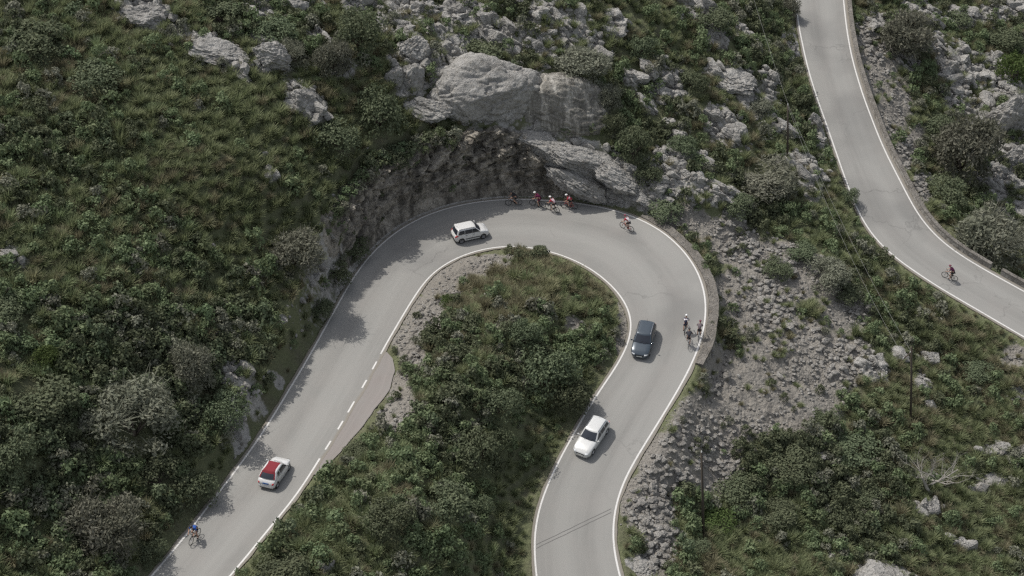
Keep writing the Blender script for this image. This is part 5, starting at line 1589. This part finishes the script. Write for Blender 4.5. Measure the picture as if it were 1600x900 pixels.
    if Pm.get('rails'):
        for s in (-1, 1):
            mb = MB(); y = s*(gw(1)-.06); mb.tube([(rfx-.15, y, zrf+.03), (rfx-.3, y, zrf+.075), (rrx+.35, y, zrf+.075), (rrx+.15, y, zrf+.03)], .022, 6); mb.build('roof_rail', Pm['rails'], t)
    if Pm.get('canvas'):
        P = np.array([[(x, y*(gw(1)-.10), zrf + .062 + .012*math.cos(y*1.4)) for y in np.linspace(-1, 1, 9)] for x in np.linspace(rfx-.12, rrx+.02, 12)])
        P[:, 0, 2] -= .03; P[:, -1, 2] -= .03
        P[0, :, 2] -= .012
        # the canvas comes down round the rear window
        low = np.array([[(gx_r(tv) + .08*y*y - .02, y*gw(tv)*.90, zz(tv)+.01) for y in np.linspace(-1, 1, 9)] for tv in (.93, .72, .5, .3, .16)])
        mb = MB(); mb.grid(np.concatenate([P, low])); fr = mb.build('folding_roof', M_CANVAS, t, True)
        mb = MB(); mb.grid(np.array([[(gx_r(tv) + .08*y*y - .034, y*gw(tv)*.90, zz(tv)+.012) for y in np.linspace(-.84, .84, 7)] for tv in (.80, .62, .4, .16)]))
        mb.build('rear_window', M_GLASS, fr, True)
    # antenna and wipers
    mb = MB()
    for s in (-.35, .15): mb.tube([(wbx+.03, s*hw, zbl+.05), (gx_f(.32)+.035, (s+.42)*hw, zz(.32)+.03)], .011, 4)
    mb.build('wipers', M_BLACKP, t)
    mb = MB(); mb.tube([(rrx+.18 if not Pm.get('canvas') else rfx-.06, 0, zrf+.05), ((rrx+.0) if not Pm.get('canvas') else rfx-.2, 0, zrf+.26)], [.012, .005], 5); mb.build('antenna', M_BLACKP, t)
    return t

HATCH = dict(L=3.65, W=1.65, H=1.55, hood=.98, belt=1.02, deck=1.0, wb=.98, rf=.42, rr=-1.52, rb=-1.70, fa=1.12, ra=-1.17, wr=.295, tumble=.15, tallnose=True, rg0=.02, rg1=.94,
    sidewin=[(.76, -.01, .36, -.01, .10, .88), (-.03, -.80, -.03, -.78, .10, .88), (-.84, -1.48, -.82, -1.34, .14, .86)], doors=[(-.02, .80), (-.82, -.06)],
    tl=(.80, .98, .98, 1.0), darkbump=True, rails=M_BLACKP, hl0=.66, hl1=.82, rp=.66, handle=M_BLACKP)
HATCH['tl'] = (.74, .95, .74, .98)
CABRIO = dict(L=3.46, W=1.61, H=1.44, hood=.90, belt=.93, deck=.92, wb=.86, rf=.30, rr=-1.02, rb=-1.52, fa=1.13, ra=-1.17, wr=.295, tumble=.20, rc=1.3,
    sidewin=[(.66, -.46, .24, -.50, .10, .86), (-.54, -1.02, -.56, -.84, .20, .78)], doors=[(-.42, .70)], rearglass=False, canvas=True, tl=(.66, .86, .62, .76), rplate=M_PLATEB, rp=.62, hl0=.56, hl1=.70)
WAGON_B = dict(L=4.22, W=1.80, H=1.46, hood=.88, belt=.93, deck=.94, wb=.92, rf=.22, rr=-1.66, rb=-1.94, fa=1.30, ra=-1.26, wr=.315, tumble=.19,
    sidewin=[(.66, -.16, .14, -.18, .12, .86), (-.22, -.94, -.22, -.92, .12, .86), (-1.0, -1.66, -.98, -1.52, .18, .84)], doors=[(-.20, .70), (-.96, -.24)], tl=(.70, .95, .66, .80), rails=M_CHROME, hl0=.56, hl1=.67, rp=.66)
WAGON_S = dict(L=4.36, W=1.77, H=1.45, hood=.89, belt=.94, deck=.95, wb=.80, rf=.06, rr=-1.74, rb=-1.98, fa=1.33, ra=-1.32, wr=.315, tumble=.19,
    sidewin=[(.54, -.26, .0, -.28, .12, .86), (-.32, -1.02, -.32, -1.0, .12, .86), (-1.08, -1.68, -1.06, -1.56, .18, .84)], doors=[(-.30, .60), (-1.04, -.34)], tl=(.66, .95, .66, .82), rails=M_CHROME, hl0=.58, hl1=.70, rp=.66, mirror=M_WHITE)

def on_road(u, v):
    z = z_hair(u, v) if u < 1200 else z_far(u, v)
    for _ in range(5):
        p = unproj(u, v, z)
        q = road_z(p[0], p[1], p[2])
        if q is None: break
        z = q
    return unproj(u, v, z)
def place_car(fn_args, rear_px, front_px):
    """axle line given by the ground points under tail and nose"""
    a, b = on_road(*rear_px), on_road(*front_px)
    d = b - a; yaw = math.atan2(d[1], d[0])
    c = (a + b) / 2
    t = car(*fn_args, tuple(c), yaw)
    # pitch with the road
    L_ = fn_args[3]['L'] * .35; dv = np.array([math.cos(yaw), math.sin(yaw)])
    zf, zr_ = road_z(*(c[:2] + dv * L_), c[2]), road_z(*(c[:2] - dv * L_), c[2])
    if zf is not None and zr_ is not None:
        pit = -math.atan2(zf - zr_, 2 * L_)
        t.rotation_euler = (Matrix.Rotation(yaw, 3, 'Z') @ Matrix.Rotation(pit, 3, 'Y')).to_euler()
        t.location.z = (zf + zr_) / 2 + 0.004
    return t
place_car(('hatchback_car', 'small boxy white hatchback with black roof bars and side mouldings under the cliff', 'car', HATCH, M_WHITE), (707, 376), (762, 364))
place_car(('convertible_car', 'small white car with a red folding fabric roof on the straight leg of road', 'car', CABRIO, M_WHITE), (417, 764), (442, 727))
place_car(('estate_car', 'dark blue estate car descending at the inner line of the bend', 'car', WAGON_B, M_BLUE), (1011, 517), (1000, 557))
place_car(('estate_car', 'long pale silver estate car descending the lower leg of road', 'car', WAGON_S, M_SILVER), (940, 666), (909, 712))

# ------------------------------------------------------------------ cyclists
M_SKIN = plain('skin', (0.42, 0.26, 0.19), 0.6, 0.3)
M_LYCRA = plain('black_lycra', (0.022, 0.022, 0.026), 0.75, 0.2)
M_NAVY = plain('navy_jersey', (0.030, 0.034, 0.060), 0.75, 0.2)
M_GREYJ = plain('grey_violet_jersey', (0.15, 0.125, 0.135), 0.8, 0.2)
M_CHAR = plain('charcoal_jersey', (0.045, 0.046, 0.055), 0.8, 0.2)
M_REDJ = plain('red_jersey', (0.40, 0.035, 0.060), 0.75, 0.2)
M_MAROON = plain('maroon_jersey', (0.12, 0.018, 0.055), 0.75, 0.2)
M_PURPLE = plain('purple_jersey', (0.095, 0.022, 0.06), 0.75, 0.2)
M_BLUEJ = plain('bright_blue_jersey', (0.035, 0.10, 0.36), 0.75, 0.2)
M_WHITEJ = plain('white_jersey', (0.72, 0.68, 0.69), 0.75, 0.2)
M_PINKW = plain('pale_pink_jersey', (0.66, 0.50, 0.53), 0.75, 0.2)
M_HELW = plain('white_helmet', (0.76, 0.76, 0.76), 0.35, 0.5)
M_HELB = plain('black_helmet', (0.025, 0.025, 0.03), 0.4, 0.5)
M_HELM = plain('maroon_helmet', (0.16, 0.03, 0.06), 0.4, 0.5)
M_FRAMEB = plain('black_bike_frame', (0.025, 0.025, 0.028), 0.35, 0.5)
M_FRAMER = plain('red_bike_frame', (0.38, 0.03, 0.03), 0.35, 0.5)
M_FRAMEW = plain('white_bike_frame', (0.65, 0.65, 0.65), 0.35, 0.5)
M_SPOKE = plain('steel_spokes', (0.40, 0.40, 0.42), 0.4, 0.5, 0.8)
M_HAIR = plain('dark_hair', (0.03, 0.022, 0.018), 0.8, 0.2)

def bicycle(label, loc, rot, frame, group, crank):
    t = thing('bicycle', label, 'bicycle', loc, 0, group); t.rotation_euler = rot
    R = .335; rh, fh = np.array([-.41, 0, R]), np.array([.59, 0, R]); bb = np.array([0.0, 0, .275])
    seat = np.array([-.165, 0, .86]); ht, hb = np.array([.405, 0, .84]), np.array([.445, 0, .68])
    m = MB()
    m.tube([bb, seat], .017, 8); m.tube([seat - [-.025, 0, .10], ht - [0, 0, .03]], .016, 8); m.tube([bb, hb], .021, 8); m.tube([ht, hb], .021, 8)
    for s in (-1, 1):
        m.tube([bb + [0, s*.03, 0], rh + [0, s*.06, 0]], .010, 6); m.tube([seat - [-.03, -s*.02, .12], rh + [0, s*.06, 0]], .009, 6)
        m.tube([hb + [.005, s*.035, -.01], fh + [-.02, s*.05, .12], fh + [0, s*.05, 0]], .012, 6)
    m.build('frame', frame, t, True)
    for c in (rh, fh):
        w = thing('wheel', None, None, tuple(c)); w.parent = t
        m = MB(); a = np.linspace(0, 2*PI, 37)
        m.lathe([(R-.024, -.012), (R-.006, -.014), (R, 0), (R-.006, .014), (R-.024, .012)], (0, 0, 0), (0, 1, 0), 36, closed=True); m.build('tyre', M_TYRE, w, True)
        m = MB(); m.lathe([(R-.052, -.010), (R-.024, -.012), (R-.024, .012), (R-.052, .010)], (0, 0, 0), (0, 1, 0), 36, closed=True); m.build('rim', M_FRAMEB, w, True)
        m = MB(); m.lathe([(0, -.045), (.022, -.045), (.022, .045), (0, .045)], (0, 0, 0), (0, 1, 0), 10)
        for k in range(18):
            an = k*2*PI/18; m.tube([(.02*math.cos(an), (-1)**k*.03, .02*math.sin(an)), ((R-.05)*math.cos(an), 0, (R-.05)*math.sin(an))], .0022, 4, cap=False)
        m.build('spokes', M_SPOKE, w)
    m = MB(); m.tube([seat, seat + [-.02, 0, .085]], .013, 6); m.build('seat_post', M_FRAMEB, t)
    m = MB(); c = seat + np.array([-.03, 0, .10])
    m.tube([c + [-.13, 0, .005], c + [-.08, 0, .005], c + [.02, 0, 0], c + [.14, 0, -.005]], [.05, .07, .035, .016], 8); m.build('saddle', M_BLACKP, t, True)
    m = MB(); m.tube([ht, ht + [.01, 0, .04], ht + [.10, 0, .06]], .015, 6)
    q = ht + np.array([.10, 0, .06])
    for s in (-1, 1):
        m.tube([q, q + [0, s*.20, 0], q + [.07, s*.21, .0], q + [.12, s*.21, -.04], q + [.10, s*.21, -.11], q + [.02, s*.21, -.13]], .0125, 6)
        m.tube([q + [.08, s*.21, .0], q + [.13, s*.21, .06]], .017, 6)
    m.build('handlebar', M_BLACKP, t, True)
    m = MB(); m.lathe([(0, .045), (.10, .045), (.10, .052), (0, .052)], bb, (0, -1, 0), 24)
    m.tube([bb + [0, -.05, 0], (bb + rh)/2 + [0, -.05, .05], rh + [0, -.05, .035]], .006, 4); m.tube([bb + [0, -.05, -.09], rh + [0, -.05, -.035]], .006, 4)
    for s, an in ((-1, crank), (1, crank + PI)):
        e = bb + np.array([.17*math.cos(an), s*.08, .17*math.sin(an)])
        m.tube([bb + [0, s*.06, 0], e], .012, 6); m.box(e + [0, s*.05, 0], (.09, .09, .018))
    m.build('crankset', M_FRAMEB, t)
    return t

def skin_mesh(name, pts, edges, rad, levels=1, root=0):
    me = bpy.data.meshes.new(name)
    me.from_pydata([tuple(map(float, p)) for p in pts], edges, [])
    o = bpy.data.objects.new(name, me); COL.objects.link(o)
    md = o.modifiers.new('s', 'SKIN'); md.use_smooth_shade = True
    for i, r_ in enumerate(rad):
        sv = me.skin_vertices[0].data[i]; sv.radius = (r_, r_) if np.ndim(r_) == 0 else r_
        sv.use_root = (i == root)
    sd = o.modifiers.new('d', 'SUBSURF'); sd.levels = levels; sd.render_levels = levels
    dg = bpy.context.evaluated_depsgraph_get()
    nm = bpy.data.meshes.new_from_object(o.evaluated_get(dg))
    bpy.data.objects.remove(o, do_unlink=True); bpy.data.meshes.remove(me)
    nm.name = name; nm.materials.clear()
    return nm

def ik(a, b, l1, l2, bend):
    a, b = np.asarray(a, float), np.asarray(b, float); d = b - a; L = np.linalg.norm(d)
    if L > (l1 + l2) * .995: L = (l1 + l2) * .995
    x = (l1*l1 - l2*l2 + L*L) / (2*L); h = math.sqrt(max(l1*l1 - x*x, 0)); n = d / np.linalg.norm(d)
    w = np.asarray(bend, float); w = w - n*(w @ n); w /= np.linalg.norm(w)
    return a + n*x + w*h

def person(label, loc, rot, crank, jersey, accent, acc_kind, shorts, helmet, lean=1.0, group='cyclists', bareheaded=False, scale=1.0):
    t = thing('person', label, 'person', loc, 0, group); t.rotation_euler = rot
    hip = np.array([-.17, 0, 1.02]); dirv = np.array([math.cos(.62 + .3*(1-lean)), 0, math.sin(.62 + .3*(1-lean))])
    mid = hip + dirv*.24 + np.array([-.03, 0, .035]); chest = hip + dirv*.44 + np.array([0, 0, .02]); neck = hip + dirv*.56 + np.array([.02, 0, .02])
    hb = neck + np.array([.06, 0, .06]); hd = hb + np.array([.045, 0, .10]); ht = hd + np.array([.01, 0, .09])
    bb = np.array([0, 0, .275])
    P, E, Rr = [hip, mid, chest, neck, hb, hd, ht], [(0, 1), (1, 2), (2, 3), (3, 4), (4, 5), (5, 6)], [(.13, .15), (.115, .145), (.12, .165), .060, .062, (.085, .098), (.06, .065)]
    def add(p, r_, par): P.append(np.asarray(p, float)); Rr.append(r_); E.append((par, len(P)-1)); return len(P)-1
    J, JE, JR = [hip + [.0, 0, .01], mid, chest, neck], [(0, 1), (1, 2), (2, 3)], [(.142, .17), (.132, .17), (.14, .19), .078]
    Sx, SE, SR = [hip, hip + dirv*.10], [(0, 1)], [(.142, .162), (.126, .15)]
    shoes, gl = [], []
    for s, an in ((-1, crank), (1, crank + PI)):
        sh = chest + np.array([.02, s*.185, .02]); hand = np.array([.575, s*.21, .925]); el = ik(sh, hand - [.06, 0, .0], .29, .27, (-.25, s*.8, -.7))
        a = add(sh, .062, 2); ua = (sh*.45 + el*.55); b = add(ua, .050, a); c = add(el, .042, b); fa = el*.45 + hand*.55; d = add(fa, .037, c); w_ = add(hand - [.055, 0, -.004], .028, d); pm = add(hand, (.030, .034), w_)
        # fingers curl over the brake hood, thumb closes from the inside
        for k, fl in enumerate((.034, .040, .038, .030)):
            kx = hand + np.array([.026, s*(.026 - .017*k), .012 - .004*abs(k-1.5)])
            q1 = add(kx, .0095, pm); q2 = add(kx + [fl*.8, 0, -.018], .0088, q1); add(kx + [fl*.62, 0, -.046], .0078, q2)
        q1 = add(hand + [.0, -s*.036, .004], .011, pm); q2 = add(hand + [.03, -s*.050, -.012], .0095, q1); add(hand + [.05, -s*.046, -.034], .0085, q2)
        J.append(sh); JR.append(.082); JE.append((2, len(J)-1)); J.append(ua*.75 + el*.25); JR.append(.068); JE.append((len(J)-2, len(J)-1))
        hp = hip + np.array([.01, s*.085, -.03]); ped = bb + np.array([.17*math.cos(an), s*.13, .17*math.sin(an)])
        ank = ped + np.array([-.10, 0, .115]); kn = ik(hp, ank, .44, .44, (1, s*.08, .25))
        a = add(hp, (.088, .092), 0); th_ = hp*.5 + kn*.5; b = add(th_, .078, a); c = add(kn, .057, b); cf = kn*.62 + ank*.38; d = add(cf, .056, c); e = add(ank, .034, d); f_ = add(ped + [.03, 0, .045], .032, e); add(ped + [.10, 0, .035], .024, f_)
        Sx.append(hp); SR.append(.098); SE.append((0, len(Sx)-1)); Sx.append(th_); SR.append(.087); SE.append((len(Sx)-2, len(Sx)-1)); Sx.append(th_*.35 + kn*.65); SR.append(.070); SE.append((len(Sx)-2, len(Sx)-1))
        shoes.append([ank + [.0, 0, -.03], ped + [-.02, 0, .035], ped + [.06, 0, .035], ped + [.115, 0, .03]])
    bm_ = skin_mesh('body', P, E, Rr, 1)
    # nose and ears grow out of the same mesh
    bm = bmesh.new(); bm.from_mesh(bm_)
    for c, sc_ in (((hd + [.095, 0, -.01]), (.022, .014, .028)), ((hd + [.0, .084, -.005]), (.02, .012, .03)), ((hd + [.0, -.084, -.005]), (.02, .012, .03))):
        bmesh.ops.create_icosphere(bm, subdivisions=1, radius=1.0, matrix=Matrix.Translation(Vector(c)) @ Matrix.Diagonal((*sc_, 1)))
    bm.to_mesh(bm_); bm.free()
    bm_.polygons.foreach_set('use_smooth', np.ones(len(bm_.polygons), bool))
    link('body', bm_, M_SKIN, t)
    jm = skin_mesh('jersey', J, JE, JR, 1)
    jm.materials.append(jersey); jm.materials.append(accent)
    mi = np.zeros(len(jm.polygons), np.int32)
    nrm = np.cross(dirv, [0, 1, 0])
    for i, pl in enumerate(jm.polygons):
        c = np.array(pl.center) - hip; sdist = c @ dirv; up_ = c @ np.array([-dirv[2], 0, dirv[0]])
        if acc_kind == 'back' and up_ > .03 and abs(c[1]) < .13 and sdist > .06: mi[i] = 1
        if acc_kind == 'band' and .34 < sdist < .46 and up_ > 0: mi[i] = 1
        if acc_kind == 'low' and sdist < .22 and up_ > .02: mi[i] = 1
    jm.polygons.foreach_set('material_index', mi)
    link('jersey', jm, None, t)
    link('shorts', skin_mesh('shorts', Sx, SE, SR, 1), shorts, t)
    for q in shoes: 
        m = MB(); m.tube(q, [.042, .043, .040, .026], 8); m.build('shoe', M_BLACKP, t, True)
    # helmet: vented shell
    D_, F_ = ICO[3]
    V = D_.copy(); V = V * np.array([.138, .104, .105]); V[:, 2] = np.where(D_[:, 2] < -.12, -.012, V[:, 2]); V[:, 0] -= .015*(D_[:, 0] < 0)
    groove = (np.abs(((V[:, 1] + .104) / .052) % 1.0 - .5) < .16) & (D_[:, 2] > .25) & (np.abs(D_[:, 0]) < .8)
    V[groove] *= .93
    aT = .35; V = np.stack([V[:, 0]*math.cos(aT) + V[:, 2]*math.sin(aT), V[:, 1], -V[:, 0]*math.sin(aT) + V[:, 2]*math.cos(aT)], -1)
    if bareheaded:
        m_ = mesh_np('hair', V * .93 + hd + np.array([-.01, 0, .035]), [F_], True); link('hair', m_, M_HAIR, t)
    else:
        m_ = mesh_np('helmet', V + hd + np.array([.0, 0, .045]), [F_], True); link('helmet', m_, helmet, t)
        m = MB(); c = hd + np.array([.092, 0, .018])
        m.tube([c + [-.045, -.075, 0], c + [-.005, -.045, 0], c + [.004, 0, 0], c + [-.005, .045, 0], c + [-.045, .075, 0]], .015, 6); m.build('sunglasses', M_BLACKP, t, True)
    return t

def rider(rear, front, plab, blab, crank, jersey, accent, kind, shorts, helmet, frame, pgroup, lean=1.0, bare=False):
    a, b = on_road(*rear), on_road(*front)
    d = b - a; yaw = math.atan2(d[1], d[0]); c = (a + b)/2
    dv = np.array([math.cos(yaw), math.sin(yaw)])
    o = c[:2] - dv*.09                       # the wheels stand 0.09 ahead of the bottom bracket
    zf, zr_ = road_z(*(o + dv*.59), c[2]), road_z(*(o - dv*.41), c[2])
    if zf is None or zr_ is None: print('rider off road', plab); zf = zr_ = c[2]
    pit = -math.atan2(zf - zr_, 1.0)
    rot = (Matrix.Rotation(yaw, 3, 'Z') @ Matrix.Rotation(pit, 3, 'Y')).to_euler()
    loc = (o[0], o[1], zr_ + (zf - zr_)*.41 + .003)
    for t_ in (bicycle(blab, loc, rot, frame, 'bicycles ridden by the cyclists', crank), person(plab, loc, rot, crank, jersey, accent, kind, shorts, helmet, lean, pgroup, bare)):
        t_.scale = (1.06, 1.06, 1.06)
G = 'cyclists on the road'
rider((812,320.5), (793.5,321), 'cyclist all in black, darkest of the riders under the cliff', 'black road bike in the cliff shadow, leading the group', .4, M_LYCRA, M_LYCRA, '', M_LYCRA, M_HELB, M_FRAMEB, G)
rider((849,324), (831,321), 'cyclist in a maroon jersey and white helmet, second under the cliff', 'black bike under the maroon cyclist', 1.6, M_MAROON, M_MAROON, '', M_MAROON, M_HELW, M_FRAMEB, G)
rider((871,333), (855.5,327), 'cyclist in red with a white back, farthest out from the cliff', 'black bike under the red and white cyclist farthest from the cliff', 2.6, M_REDJ, M_PINKW, 'back', M_LYCRA, M_HELW, M_FRAMEB, G)
rider((898,327), (880.5,325), 'cyclist in a red jersey with pale shoulders, last of the group under the cliff', 'red-wheeled light bike, last of the group under the cliff', 3.4, M_REDJ, M_PINKW, 'band', M_LYCRA, M_HELW, M_FRAMER, G)
rider((987,363), (971.5,356), 'lone cyclist in red and white entering the bend', 'red bike of the lone cyclist entering the bend', 5.0, M_REDJ, M_WHITEJ, 'back', M_LYCRA, M_HELM, M_FRAMER, G, .8)
rider((1069.5,522), (1071.5,510), 'cyclist in navy with a white band and white helmet, front of the three', 'bike ridden at the front of the trio', .9, M_NAVY, M_WHITEJ, 'band', M_NAVY, M_HELW, M_FRAMEB, G, .85)
rider((1091,531), (1093,519), 'cyclist in a grey-violet jersey nearest the parapet', 'bike ridden along the white line by the parapet', 2.2, M_GREYJ, M_GREYJ, '', M_LYCRA, M_HELM, M_FRAMEW, G, .8)
rider((1075,543), (1075.5,531), 'cyclist in charcoal at the rear of the three', 'bike ridden at the rear of the trio', 4.0, M_CHAR, M_CHAR, '', M_LYCRA, M_HELB, M_FRAMEW, G, .9)
rider((309,839.5), (301,849), 'cyclist in a bright blue jersey descending along the scrub', 'black bike descending beside the scrub', 1.2, M_BLUEJ, M_BLUEJ, '', M_LYCRA, M_HELB, M_FRAMEB, G)
rider((1487,438), (1478,434.5), 'cyclist in purple alone on the upper road', 'bike climbing alone on the upper road', 2.0, M_PURPLE, M_PURPLE, '', M_LYCRA, M_HELM, M_FRAMEB, G, .9)
# a small white marker stone by the line, and the view layer settled
bpy.context.view_layer.update()
